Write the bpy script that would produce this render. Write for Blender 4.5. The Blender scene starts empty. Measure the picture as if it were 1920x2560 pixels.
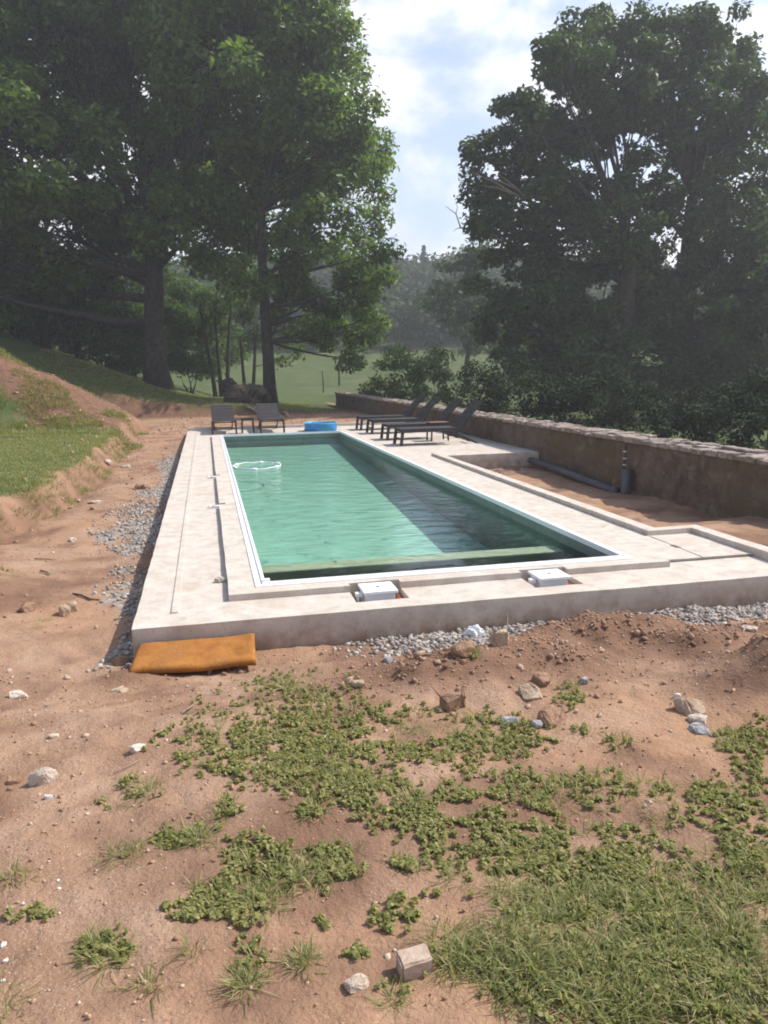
import bpy, bmesh, math, random
import numpy as np
from mathutils import Vector, Matrix

# ------------------------------------------------------------------ camera, sky, sun, exposure
SC = bpy.context.scene
COL = SC.collection
CAM = np.array([-0.3543, -5.9779, 1.65])
YAW, PITCH, ROLL, FPX = math.radians(12.5793), math.radians(10.4119), math.radians(-0.9644), 1950.0
_f = np.array([math.sin(YAW)*math.cos(PITCH), math.cos(YAW)*math.cos(PITCH), -math.sin(PITCH)])
_r = np.array([math.cos(YAW), -math.sin(YAW), 0.0]); _u = np.cross(_r, _f)
_r2 = _r*math.cos(ROLL)+_u*math.sin(ROLL); _u2 = -_r*math.sin(ROLL)+_u*math.cos(ROLL)
cam = bpy.data.cameras.new('camera'); co = bpy.data.objects.new('camera', cam); COL.objects.link(co)
co.matrix_world = Matrix([[_r2[i], _u2[i], -_f[i], CAM[i]] for i in range(3)]+[[0, 0, 0, 1]])
cam.sensor_fit = 'VERTICAL'; cam.sensor_height = 36.0; cam.lens = FPX/2560*36.0
cam.clip_start = 0.05; cam.clip_end = 3000
SC.camera = co

SUN_EL, SUN_AZ = math.radians(48), math.radians(6)          # azimuth counted from +X towards +Y
SUND = Vector((math.cos(SUN_EL)*math.cos(SUN_AZ), math.cos(SUN_EL)*math.sin(SUN_AZ), math.sin(SUN_EL)))
W = bpy.data.worlds.new('World'); SC.world = W; W.use_nodes = True
nt = W.node_tree; nt.nodes.clear()
def N(t, typ, **kw):
    n = t.nodes.new(typ)
    for k, v in kw.items():
        if k == 'inp':
            for a, b in v.items(): n.inputs[a].default_value = b
        else: setattr(n, k, v)
    return n
def L(t, a, b): t.links.new(a, b)
out = N(nt, 'ShaderNodeOutputWorld'); bg = N(nt, 'ShaderNodeBackground', inp={'Strength': 0.125})
sky = N(nt, 'ShaderNodeTexSky'); sky.sky_type = 'NISHITA'; sky.sun_disc = False
sky.sun_elevation = SUN_EL; sky.sun_rotation = math.pi/2-SUN_AZ; sky.dust_density = 2.0; sky.air_density = 1.0
tc = N(nt, 'ShaderNodeTexCoord')
mp = N(nt, 'ShaderNodeMapping'); mp.inputs['Scale'].default_value = (1, 1, 1.5); mp.inputs['Location'].default_value = (0.35, 0.1, 0.2)
L(nt, tc.outputs['Generated'], mp.inputs['Vector'])
cn = N(nt, 'ShaderNodeTexNoise', inp={'Scale': 4.2, 'Detail': 9.0, 'Roughness': 0.56, 'Distortion': 0.25}); L(nt, mp.outputs[0], cn.inputs['Vector'])
cr = N(nt, 'ShaderNodeMapRange', interpolation_type='SMOOTHSTEP', inp={'From Min': 0.40, 'From Max': 0.58, 'To Min': 0.12}); L(nt, cn.outputs['Fac'], cr.inputs['Value'])
cn2 = N(nt, 'ShaderNodeTexNoise', inp={'Scale': 9.0, 'Detail': 6.0, 'Roughness': 0.6}); L(nt, mp.outputs[0], cn2.inputs['Vector'])
cshade = N(nt, 'ShaderNodeMapRange', inp={'From Min': 0.3, 'From Max': 0.7, 'To Min': 0.88, 'To Max': 1.12}); L(nt, cn2.outputs['Fac'], cshade.inputs['Value'])
ccol = N(nt, 'ShaderNodeMix', data_type='RGBA', blend_type='MULTIPLY'); ccol.inputs['Factor'].default_value = 1
ccol.inputs['A'].default_value = (7.0, 7.0, 7.5, 1); L(nt, cshade.outputs[0], ccol.inputs['B'])
sxyz = N(nt, 'ShaderNodeSeparateXYZ'); L(nt, tc.outputs['Generated'], sxyz.inputs[0])
cel = N(nt, 'ShaderNodeMapRange', interpolation_type='SMOOTHSTEP', inp={'From Min': 0.42, 'From Max': 0.72, 'To Min': 1.0, 'To Max': 0.05}); L(nt, sxyz.outputs[2], cel.inputs['Value'])
cmul = N(nt, 'ShaderNodeMath', operation='MULTIPLY'); L(nt, cr.outputs[0], cmul.inputs[0]); L(nt, cel.outputs[0], cmul.inputs[1])
cmix = N(nt, 'ShaderNodeMix', data_type='RGBA'); L(nt, cmul.outputs[0], cmix.inputs['Factor']); skc = N(nt, 'ShaderNodeMix', data_type='RGBA', blend_type='MULTIPLY'); skc.inputs['Factor'].default_value = 1; skc.inputs['B'].default_value = (1.06, 1.13, 1.20, 1)
L(nt, sky.outputs[0], skc.inputs['A']); L(nt, skc.outputs['Result'], cmix.inputs['A']); L(nt, ccol.outputs['Result'], cmix.inputs['B'])
L(nt, cmix.outputs['Result'], bg.inputs['Color']); L(nt, bg.outputs[0], out.inputs['Surface'])
sl = bpy.data.lights.new('sun', 'SUN'); sl.energy = 4.7; sl.angle = math.radians(0.55); sl.color = (1.0, 0.95, 0.87)
so = bpy.data.objects.new('sun', sl); COL.objects.link(so); so.rotation_euler = SUND.to_track_quat('Z', 'Y').to_euler()
SC.view_settings.view_transform = 'Standard'; SC.view_settings.look = 'None'; SC.view_settings.gamma = 1.0
SC.view_settings.exposure = 0.45
SC.cycles.use_denoising = True; SC.cycles.pixel_filter_type = 'BLACKMAN_HARRIS'; SC.cycles.filter_width = 1.9
SC.cycles.max_bounces = 8; SC.cycles.transparent_max_bounces = 12
SC.cycles.caustics_reflective = False; SC.cycles.caustics_refractive = False
SC.cycles.sample_clamp_indirect = 6.0; SC.cycles.volume_bounces = 0

# ------------------------------------------------------------------ helpers
K = 1920/1659.0        # the photograph was measured on a 1659 px wide copy
def rays(px, py):
    px = np.asarray(px, float)*K; py = np.asarray(py, float)*K
    d = (px-960)[..., None]/FPX*_r2-(py-1280)[..., None]/FPX*_u2+_f
    return d
def at(px, py, dist):                     # point at a horizontal distance along a direction
    d = rays(px, py); h = math.hypot(d[0], d[1]); return CAM+d*(dist/h)
def sm(a, b, t): t = np.clip((t-a)/(b-a), 0, 1); return t*t*(3-2*t)
def _h(i, j, s):
    i = i.astype(np.int64); j = j.astype(np.int64)
    n = (i*374761393+j*668265263+s*974634777) & 0x7fffffff
    n = ((n ^ (n >> 13))*1274126177) & 0x7fffffff
    return ((n ^ (n >> 16)) & 0xffff)/65535.0
def vn(x, y, s=0):
    xi = np.floor(x); yi = np.floor(y); fx = x-xi; fy = y-yi
    fx = fx*fx*(3-2*fx); fy = fy*fy*(3-2*fy)
    return (_h(xi, yi, s)*(1-fx)+_h(xi+1, yi, s)*fx)*(1-fy)+(_h(xi, yi+1, s)*(1-fx)+_h(xi+1, yi+1, s)*fx)*fy
def fbm(x, y, o=4, s=0):
    a, t, z = 1.0, 0.0, np.zeros(np.broadcast(x, y).shape)
    for k in range(o):
        z = z+a*vn(x*2**k+17.3*k, y*2**k-9.1*k, s+k); t += a; a *= 0.5
    return z/t-0.5

def link(name, me, mat=None, parent=None):
    o = bpy.data.objects.new(name, me); COL.objects.link(o)
    if mat is not None: me.materials.append(mat)
    if parent is not None: o.parent = parent
    return o
def mesh_np(name, V, F, mat, parent=None, col=None, smooth=False, colname='Col'):
    V = np.asarray(V, np.float32).reshape(-1, 3); F = [np.asarray(f, np.int32) for f in (F if isinstance(F, list) else [F]) if len(f)]
    me = bpy.data.meshes.new(name); me.vertices.add(len(V)); me.vertices.foreach_set('co', V.ravel())
    nl = sum(f.size for f in F); npo = sum(len(f) for f in F)
    me.loops.add(nl); me.polygons.add(npo)
    me.loops.foreach_set('vertex_index', np.concatenate([f.ravel() for f in F]))
    st = []; p = 0
    for f in F: st.append(p+np.arange(len(f))*f.shape[1]); p += f.size
    me.polygons.foreach_set('loop_start', np.concatenate(st).astype(np.int32))
    if smooth: me.polygons.foreach_set('use_smooth', np.ones(npo, bool))
    me.update(calc_edges=True)
    if col is not None:
        a = me.color_attributes.new(colname, 'FLOAT_COLOR', 'POINT'); c = np.ones((len(V), 4), np.float32); c[:, :col.shape[1]] = col
        a.data.foreach_set('color', c.ravel())
    me.validate()
    return link(name, me, mat, parent)
class MB:                                  # collects shapes, becomes ONE mesh
    def __init__(s): s.V = []; s.F = []
    def add(s, V, F):
        b = len(s.V); s.V += [tuple(map(float, v)) for v in V]; s.F += [tuple(i+b for i in f) for f in F]; return s
    def box(s, c, d, rot=None, bev=0.0):
        bm = bmesh.new(); bmesh.ops.create_cube(bm, size=1); bmesh.ops.scale(bm, vec=d, verts=bm.verts)
        if bev: bmesh.ops.bevel(bm, geom=bm.edges[:], offset=bev, segments=2, affect='EDGES', profile=0.6)
        if rot is not None: bmesh.ops.transform(bm, matrix=rot.to_4x4(), verts=bm.verts)
        bm.verts.index_update(); s.add([v.co+Vector(c) for v in bm.verts], [[v.index for v in f.verts] for f in bm.faces]); bm.free(); return s
    def bar(s, a, b, w, t, bev=0.003, up=(0, 0, 1)):   # rectangular bar from a to b
        a = Vector(a); b = Vector(b); z = (b-a).normalized(); u = Vector(up)
        x = u.cross(z)
        if x.length < 1e-4: x = Vector((1, 0, 0))
        x.normalize(); y = z.cross(x); R = Matrix((x, y, z)).transposed()
        return s.box((a+b)/2, (w, t, (b-a).length), R, bev)
    def tube(s, pts, rad, n=8, caps=True):
        V, F = tube(pts, rad, n, caps); return s.add(V, F)
    def build(s, name, mat, parent=None, smooth=False):
        me = bpy.data.meshes.new(name); me.from_pydata(s.V, [], s.F); me.update()
        if smooth: me.polygons.foreach_set('use_smooth', np.ones(len(me.polygons), bool))
        return link(name, me, mat, parent)
def tube(pts, rad, n=8, caps=True):
    P = [np.array(p, float) for p in pts]; R = rad if hasattr(rad, '__len__') else [rad]*len(P)
    V = []; F = []; ref = np.array([0.31, 0.17, 0.93])
    for i, p in enumerate(P):
        t = P[min(i+1, len(P)-1)]-P[max(i-1, 0)]; t = t/(np.linalg.norm(t)+1e-9)
        x = np.cross(ref, t); nx = np.linalg.norm(x)
        if nx < 0.15: x = np.cross(np.array([1., 0, 0]), t); nx = np.linalg.norm(x)
        x /= nx; y = np.cross(t, x)
        for k in range(n):
            a = 2*math.pi*k/n; V.append(p+R[i]*(math.cos(a)*x+math.sin(a)*y))
    for i in range(len(P)-1):
        for k in range(n): F.append((i*n+k, i*n+(k+1) % n, (i+1)*n+(k+1) % n, (i+1)*n+k))
    if caps: F.append(tuple(range(n-1, -1, -1))); F.append(tuple((len(P)-1)*n+k for k in range(n)))
    return V, F
def tag(o, label=None, cat=None, group=None, kind=None):
    for k, v in (('label', label), ('category', cat), ('group', group), ('kind', kind)):
        if v: o[k] = v
    return o
def empty(name, loc, rz=0.0):
    o = bpy.data.objects.new(name, None); COL.objects.link(o); o.location = loc; o.rotation_euler = (0, 0, rz); o.empty_display_size = .2; return o
def copy_tree(o, parent=None):
    c = o.copy(); COL.objects.link(c)
    if parent is not None: c.parent = parent
    for ch in o.children: copy_tree(ch, c)
    return c

# ------------------------------------------------------------------ materials
def mat(name, base, rough=0.8, noise=None, bump=None, spec=0.3, attr=None, extra=None):
    """base colour (or two colours mixed by a noise), roughness, bump (scale, strength, distance)"""
    m = bpy.data.materials.new(name); m.use_nodes = True; t = m.node_tree; b = t.nodes['Principled BSDF']
    b.inputs['Roughness'].default_value = rough; b.inputs['Specular IOR Level'].default_value = spec
    geo = N(t, 'ShaderNodeNewGeometry'); colr = None
    if isinstance(base[0], (tuple, list)):
        nz = N(t, 'ShaderNodeTexNoise', inp={'Scale': noise or 3.0, 'Detail': 7.0, 'Roughness': 0.62}); L(t, geo.outputs['Position'], nz.inputs['Vector'])
        rp = N(t, 'ShaderNodeValToRGB'); e = rp.color_ramp.elements
        n = len(base)
        while len(e) < n: e.new(0.5)
        for i, c in enumerate(base): e[i].position = 0.34+0.32*i/(n-1); e[i].color = (*c, 1)
        L(t, nz.outputs['Fac'], rp.inputs['Fac']); colr = rp.outputs['Color']
    else: b.inputs['Base Color'].default_value = (*base, 1)
    if extra: colr = extra(t, geo, colr)
    if colr is not None: L(t, colr, b.inputs['Base Color'])
    if bump:
        prev = None
        for sc_, st_, di_ in (bump if isinstance(bump, list) else [bump]):
            nb = N(t, 'ShaderNodeTexNoise', inp={'Scale': sc_, 'Detail': 6.0, 'Roughness': 0.6}); L(t, geo.outputs['Position'], nb.inputs['Vector'])
            bp = N(t, 'ShaderNodeBump', inp={'Strength': st_, 'Distance': di_}); L(t, nb.outputs['Fac'], bp.inputs['Height'])
            if prev: L(t, prev.outputs[0], bp.inputs['Normal'])
            prev = bp
        L(t, prev.outputs[0], b.inputs['Normal'])
    return m
def mixc(t, fac, a, b, mode='MIX'):
    n = N(t, 'ShaderNodeMix', data_type='RGBA', blend_type=mode)
    for s_, v in (('Factor', fac), ('A', a), ('B', b)):
        if isinstance(v, (int, float)): n.inputs[s_].default_value = v
        elif isinstance(v, tuple): n.inputs[s_].default_value = (*v, 1)
        else: L(t, v, n.inputs[s_])
    return n.outputs['Result']
def noise_mask(t, geo, scale, lo, hi, detail=5.0, vec=None):
    n = N(t, 'ShaderNodeTexNoise', inp={'Scale': scale, 'Detail': detail, 'Roughness': 0.6}); L(t, vec or geo.outputs['Position'], n.inputs['Vector'])
    r = N(t, 'ShaderNodeMapRange', inp={'From Min': lo, 'From Max': hi}); L(t, n.outputs['Fac'], r.inputs['Value']); return r.outputs[0]

def concrete_extra(t, geo, c):
    c = mixc(t, noise_mask(t, geo, 1.3, 0.54, 0.74), c, (0.44, 0.355, 0.285))      # dried mud film
    c = mixc(t, noise_mask(t, geo, 60.0, 0.60, 0.70), c, (0.27, 0.225, 0.19))    # pits
    c = mixc(t, noise_mask(t, geo, 4.5, 0.64, 0.74), c, (0.40, 0.32, 0.255))      # scattered dirt
    sx = N(t, 'ShaderNodeSeparateXYZ'); L(t, geo.outputs['Position'], sx.inputs[0])
    mh_ = N(t, 'ShaderNodeMapRange', inp={'From Min': -.075, 'From Max': -.26, 'To Min': 0.0, 'To Max': 1.0}); L(t, sx.outputs[2], mh_.inputs['Value'])
    md = N(t, 'ShaderNodeMath', operation='MULTIPLY'); L(t, mh_.outputs[0], md.inputs[0]); L(t, noise_mask(t, geo, 8.0, 0.25, 0.65), md.inputs[1])
    c = mixc(t, md.outputs[0], c, (0.27, 0.175, 0.12))                            # splashed earth on the sides
    return c
M_conc = mat('raw_concrete', [(0.43, 0.37, 0.315), (0.51, 0.45, 0.39), (0.555, 0.50, 0.445)], 0.9, 7.0, [(90, 0.5, 0.006), (9, 0.5, 0.02)], extra=concrete_extra)
M_conc2 = mat('collar_concrete', [(0.43, 0.37, 0.31), (0.515, 0.455, 0.395), (0.56, 0.505, 0.45)], 0.9, 5.0, [(110, 0.45, 0.005), (14, 0.6, 0.02)], extra=concrete_extra)
M_white = mat('white_pvc', (0.80, 0.80, 0.80), 0.35, spec=0.5)
M_whitelid = mat('white_lid', [(0.74, 0.74, 0.75), (0.82, 0.82, 0.83)], 0.4, 20)
M_grey = mat('grey_pipe', [(0.07, 0.07, 0.08), (0.10, 0.10, 0.11)], 0.5, 12)
M_black = mat('black_rubber', (0.02, 0.02, 0.022), 0.5)
M_wood = mat('dark_brown_stain', [(0.020, 0.0175, 0.019), (0.034, 0.030, 0.031), (0.048, 0.043, 0.045)], 0.55, 14, (60, 0.3, 0.004), spec=0.4)
M_redwood = mat('red_brown_wood', [(0.13, 0.06, 0.04), (0.2, 0.10, 0.07)], 0.6, 20, (60, 0.3, 0.004))
def foam_extra(t, geo, c):
    c = mixc(t, noise_mask(t, geo, 5, .52, .7), c, (0.30, 0.14, 0.05))
    return mixc(t, noise_mask(t, geo, 160, 0.5, 0.66), c, (0.21, 0.08, 0.016))
M_foam = mat('orange_foam', [(0.27, 0.105, 0.022), (0.36, 0.145, 0.03), (0.41, 0.175, 0.042)], 0.95, 9, [(140, 0.7, 0.01), (18, 0.4, 0.02)], extra=foam_extra)
M_blue = mat('blue_vinyl', [(0.012, 0.17, 0.46), (0.03, 0.26, 0.58)], 0.35, 9, spec=0.5)
M_bluerim = mat('turquoise_rim', (0.10, 0.45, 0.55), 0.4)
M_print = mat('green_print', (0.05, 0.25, 0.20), 0.5)
M_bark = mat('bark', [(0.022, 0.018, 0.014), (0.042, 0.034, 0.028), (0.065, 0.054, 0.044)], 0.95, 5, [(22, 1.0, 0.05), (4, .6, .08)])
M_twig = mat('dry_wood', [(0.16, 0.11, 0.08), (0.30, 0.24, 0.18)], 0.9, 25)
M_root = mat('pale_root_wood', [(0.28, 0.21, 0.15), (0.45, 0.36, 0.27)], 0.9, 12)
M_bag = mat('white_plastic_film', (0.75, 0.76, 0.78), 0.35, spec=0.5)
M_brick = mat('old_brick', [(0.30, 0.19, 0.14), (0.40, 0.30, 0.23), (0.48, 0.38, 0.30)], 0.9, 14, [(90, .6, .006)])
M_orangelit = mat('orange_lit_side', (0.50, 0.16, 0.07), 0.8)
def rockmat(name, cols): return mat(name, cols, 0.88, 12, [(35, 0.7, 0.02), (140, 0.4, 0.005)])
M_rock = {'tan': rockmat('tan_stone', [(0.30, 0.20, 0.13), (0.42, 0.31, 0.22), (0.5, 0.39, 0.29)]),
          'pale': rockmat('pale_stone', [(0.40, 0.31, 0.24), (0.52, 0.43, 0.35), (0.62, 0.55, 0.47)]),
          'grey': rockmat('grey_stone', [(0.22, 0.21, 0.22), (0.33, 0.31, 0.31), (0.42, 0.4, 0.4)]),
          'brown': rockmat('brown_stone', [(0.22, 0.13, 0.08), (0.32, 0.19, 0.12), (0.36, 0.24, 0.16)]),
          'white': rockmat('white_stone', [(0.6, 0.58, 0.55), (0.75, 0.73, 0.7)])}
# stone wall: earth-stained rubble with sunk joints
def wall_extra(t, geo, c):
    v = N(t, 'ShaderNodeTexVoronoi', feature='DISTANCE_TO_EDGE', inp={'Scale': 3.4}); mpn = N(t, 'ShaderNodeMapping'); mpn.inputs['Scale'].default_value = (1, 0.75, 1.5)
    L(t, geo.outputs['Position'], mpn.inputs['Vector']); L(t, mpn.outputs[0], v.inputs['Vector'])
    r = N(t, 'ShaderNodeMapRange', inp={'From Min': 0.0, 'From Max': 0.05, 'To Min': 0.35, 'To Max': 0.0}); L(t, v.outputs['Distance'], r.inputs['Value'])
    c = mixc(t, noise_mask(t, geo, 0.9, 0.44, 0.66), c, (0.115, 0.08, 0.045))
    c = mixc(t, noise_mask(t, geo, 5.0, 0.56, 0.70), c, (0.18, 0.14, 0.10))
    c = mixc(t, noise_mask(t, geo, 1.7, 0.58, 0.72), c, (0.05, 0.046, 0.036))
    return mixc(t, r.outputs[0], c, (0.06, 0.046, 0.036))
M_wall = mat('earth_stained_rubble', [(0.075, 0.055, 0.04), (0.12, 0.088, 0.066), (0.165, 0.125, 0.095)], 0.95, 4, [(9, 0.8, 0.05), (45, 0.6, 0.012)], extra=wall_extra)
M_cope = mat('coping_stone', [(0.16, 0.12, 0.10), (0.27, 0.215, 0.185), (0.40, 0.34, 0.305)], 0.92, 9, [(30, 0.8, 0.02), (90, .4, .006)],
             extra=lambda t, g, c: mixc(t, noise_mask(t, g, 3.0, 0.52, 0.66), c, (0.15, 0.12, 0.075)))
M_peb = None
def leafmat(name, c1, c2, trans=0.35, rough=0.5, straw=None):
    m = bpy.data.materials.new(name); m.use_nodes = True; t = m.node_tree; t.nodes.clear()
    o = N(t, 'ShaderNodeOutputMaterial'); at_ = N(t, 'ShaderNodeAttribute', attribute_name='Col')
    sep = N(t, 'ShaderNodeSeparateColor'); L(t, at_.outputs['Color'], sep.inputs[0])
    c = mixc(t, sep.outputs[0], c1, c2)
    if straw: c = mixc(t, sep.outputs[2], c, straw)
    p = N(t, 'ShaderNodeBsdfPrincipled', inp={'Roughness': rough, 'Specular IOR Level': 0.2}); L(t, c, p.inputs['Base Color'])
    tr = N(t, 'ShaderNodeBsdfTranslucent'); L(t, mixc(t, 1.0, c, (1.5, 1.7, 0.7), 'MULTIPLY'), tr.inputs['Color'])
    mx = N(t, 'ShaderNodeMixShader', inp={'Fac': trans}); L(t, p.outputs[0], mx.inputs[1]); L(t, tr.outputs[0], mx.inputs[2]); L(t, mx.outputs[0], o.inputs['Surface'])
    return m
M_leafA = leafmat('ash_leaf', (0.055, 0.094, 0.022), (0.15, 0.205, 0.055), .45)
M_leafB = leafmat('oak_leaf', (0.034, 0.058, 0.018), (0.07, 0.105, 0.034), 0.28, .55)
M_leafC = leafmat('shrub_leaf', (0.05, 0.085, 0.02), (0.11, 0.16, 0.04))
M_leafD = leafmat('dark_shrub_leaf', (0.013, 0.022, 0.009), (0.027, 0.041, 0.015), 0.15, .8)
M_leafF = leafmat('forest_leaf', (0.015, 0.035, 0.008), (0.038, 0.072, 0.014), 0.12, 0.85)
M_clover = leafmat('clover_leaf', (0.15, 0.16, 0.05), (0.36, 0.335, 0.14), 0.35, .7, (0.36, 0.27, 0.15))
M_blade = leafmat('grass_blade', (0.12, 0.14, 0.045), (0.33, 0.32, 0.15), 0.35, .7, (0.44, 0.35, 0.21))

# ------------------------------------------------------------------ terrain
BUMPS = [(1.95, -1.5, .24, .55, .26), (2.45, -1.62, .11, .35, .22), (2.45, -2.0, .14, .26, .18), (2.5, -2.75, .30, .34, .30), (1.0, -1.95, .11, .45, .22), (1.35, -1.75, .09, .3, .2),
         (1.6, -2.05, .06, .3, .2), (.55, -1.9, .05, .5, .2), (3.3, -1.7, .10, .5, .25), (4.2, -1.75, .16, .5, .3), (-.95, -1.05, .07, .22, .14), (.45, -1.25, .04, .4, .14),
         (-2.2, -.2, .10, .5, .4), (-2.9, 1.0, .28, .8, .9), (-3.4, 2.4, .25, .7, .8), (-1.4, -3.2, .04, .5, .3), (.35, -3.3, .05, .4, .3)]
def soft(t, k=1.2): return np.log1p(np.exp(np.clip(t*k, -30, 30)))/k
def hg_value(x, y):
    xb = -2.42+0.34*fbm(x*0+y*0.55, y*0.55, 3, 5)-0.55*sm(6.5, 3.6, y)
    yn = 3.75+0.5*fbm(x*.8, x*0, 2, 8)+0.35*np.clip(-3.2-x, 0, 2)
    l = np.minimum(np.minimum(xb-x, (y-yn)*0.8), (21.3-y)*.6)
    b = (y-(27.6+0.5*fbm(x*.4, x*0, 3, 3)))*sm(6.2, 4.5, x)
    return np.maximum(l, b)
def H(x, y, fine=False):
    x = np.asarray(x, float); y = np.asarray(y, float)
    low = -.27+.27*sm(-.95, -2.5, y)+.10*sm(-2.4, -4.6, y)
    low = np.where(y > 0, -.27+.12*sm(14, 19, y), low)
    low = low+sm(3.95, 4.0, x)*sm(.5, 1.0, y)*sm(8.7, 8.6, y)*(-.08+.20*sm(3.2, 1.2, y)+.1*fbm(x, y, 3, 2))
    for bx, by, bh, rx, ry in BUMPS: low = low+bh*np.exp(-((x-bx)/rx)**2-((y-by)/ry)**2)
    plate = .13+.035*np.clip(-2.35-x, 0, 9)+.05*fbm(x*.7, y*.7, 3, 4)
    mh = np.clip(.52*(-2.0-x), 0, 3.2)*(1+.16*fbm(x*.9, y*.9, 4, 11))
    plate = plate+mh*sm(15.1, 18.0, y)*sm(21.2, 18.3, y)
    k = .45+.55*sm(26, 36, y)
    lawn = .2+.37*k*soft(np.minimum(-x, 15)-.8)-.34*sm(1.0, 4.6, x)
    lawn = lawn-.012*np.clip(y-38, 0, 30)*np.clip(-x, 0, 12)/4
    high = plate*(1-sm(22.0, 26, y))+lawn*sm(22, 26, y)
    hg = hg_value(x, y)
    z = low+(high-low)*sm(-.14, .26, hg)
    z = np.where(x > 6.35, np.minimum(z, -.85), z)
    fz = np.interp(y, [40, 46, 55, 67, 80, 92, 140, 200, 900], [-.6, -.5, -.25, .1, 2.1, 3.9, 15.8, 18.5, 22])+.05*np.clip(x-11, 0, 45)*sm(50, 88, y)
    t = sm(37.5, 44, y)*sm(-1.8, 1.8, x); t = np.maximum(t, sm(52, 64, y))
    z = z*(1-t)+fz*t
    if fine:
        near = sm(30, 6, np.hypot(x-CAM[0], y-CAM[1]))
        rough = .35+.65*np.clip(sum(np.exp(-((x-b[0])/(b[3]*1.6))**2-((y-b[1])/(b[4]*1.7))**2) for b in BUMPS[:10]), 0, 1)
        bank = np.exp(-((hg-.02)/.25)**2)
        z = z+near*(.075*fbm(x*2.1, y*2.1, 4, 21)+.075*rough*fbm(x*6, y*6, 5, 31)+.034*fbm(x*11, y*11, 3, 41)*sm(14, 3, np.hypot(x-CAM[0], y-CAM[1]))+.26*bank*fbm(x*3.4, y*3.4, 5, 51))
        md = sm(.2, .8, mh)*sm(15, 16, y)*sm(21, 19.5, y); z = z+md*.30*fbm(x*1.8, y*1.8, 4, 61)
    return z
def inside_slab(x, y, g):
    a = (x > -.93+g) & (x < 4.0-g) & (y > -.70+g) & (y < 17.75-g)
    b = (x > -.93+g) & (x < 4.48-g) & (y > -.70+g) & (y < .98-g)
    c = (x > 3.5) & (x < 6.2) & (y > 8.6+g) & (y < 17.75-g)
    return a | b | c
def G(px, py):                              # where the line of sight through a measured point meets the ground
    px = np.atleast_1d(np.asarray(px, float)); py = np.atleast_1d(np.asarray(py, float)); d = rays(px, py)
    ts = np.geomspace(1.0, 90, 260); lo = np.full(len(px), np.nan); hi = lo.copy(); prev = ts[0]
    for t in ts[1:]:
        P = CAM+d*t; hit = (P[:, 2] < H(P[:, 0], P[:, 1])) & np.isnan(lo); lo[hit] = prev; hi[hit] = t; prev = t
    bad = np.isnan(lo); lo[bad] = 1; hi[bad] = 90
    for _ in range(14):
        m = (lo+hi)/2; P = CAM+d*m[:, None]; b = P[:, 2] < H(P[:, 0], P[:, 1]); hi = np.where(b, m, hi); lo = np.where(b, lo, m)
    P = CAM+d*hi[:, None]; P[:, 2] = H(P[:, 0], P[:, 1], True)
    return P
def grow(a, b, s0, ratio, lim):
    v = list(np.arange(a, b+1e-6, s0)); s = s0; p = v[-1]
    while p < lim[1]: s *= ratio; p += s; v.append(p)
    s = s0; p = a
    while p > lim[0]: s *= 1.05; p -= s; v.insert(0, p)
    return np.array(v)
xs = grow(-2.95, 3.4, .034, 1.035, (-300, 420)); ys = grow(-5.3, -.6, .03, 1.0135, (-12, 700))
X, Y = np.meshgrid(xs, ys); Z = H(X, Y, True); Z = np.where(inside_slab(X, Y, .12), -1.2, Z)
hgv = hg_value(X, Y)
mh = np.clip(.52*(-2.0-X), 0, 3.2)*sm(15.0, 16.0, Y)*sm(21, 20, Y)
wob = .35*fbm(X*1.3, Y*1.3, 3, 71)
grass_m = sm(.12, .42, hgv+wob*.9)*(1-sm(.1, .5, mh)*np.clip(1.0-1.1*sm(.05, .25, fbm(X*.9, Y*.9, 3, 77)), 0, 1))
grass_m = np.maximum(grass_m, sm(6.4, 7.0, X)); grass_m = np.maximum(grass_m, sm(37, 40, Y))
gx = (1-sm(.12, .55, np.abs(X+.93)*.9+1.5*fbm(X*1.3, Y*.7, 3, 81)+.05))*sm(-.9, -.4, Y)*sm(16, 12, Y)*sm(-2.3, -1.9, X)
gy = sm(.5, 1.6, X)*sm(-1.16, -.98, Y+.25*fbm(X*1.5, Y*1.5, 2, 83))*sm(-.5, -.6, Y)
grav_m = np.clip(gx+gy, 0, 1)
damp_shade_m = np.clip(sum(np.exp(-((X-b[0])/(b[3]*1.3))**2-((Y-b[1])/(b[4]*1.3))**2) for b in BUMPS[:11]), 0, 1)*.8
damp_shade_m = np.maximum(damp_shade_m, .55*np.exp(-((hgv+.05)/.22)**2)); damp_shade_m = np.maximum(damp_shade_m, .75*sm(.10, .26, fbm(X*1.4, Y*1.4, 4, 171)))
damp_shade_m = np.maximum(damp_shade_m, 1.0*sm(.1, .5, mh)); damp_shade_m = np.maximum(damp_shade_m, 1.0*sm(25.5, 27.2, Y)*sm(37, 30, Y))  # last term puts the trees' shade on the far bank into the soil colour
ny, nx = X.shape; I = np.arange(ny*nx).reshape(ny, nx)
F = np.stack([I[:-1, :-1], I[:-1, 1:], I[1:, 1:], I[1:, :-1]], -1).reshape(-1, 4)
gm = bpy.data.materials.new('earth_and_lawn'); gm.use_nodes = True; t = gm.node_tree; b = t.nodes['Principled BSDF']; geo = N(t, 'ShaderNodeNewGeometry')
b.inputs['Roughness'].default_value = 0.95; b.inputs['Specular IOR Level'].default_value = 0.15
av = N(t, 'ShaderNodeAttribute', attribute_name='Mask'); sp = N(t, 'ShaderNodeSeparateColor'); L(t, av.outputs['Color'], sp.inputs[0])
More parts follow.
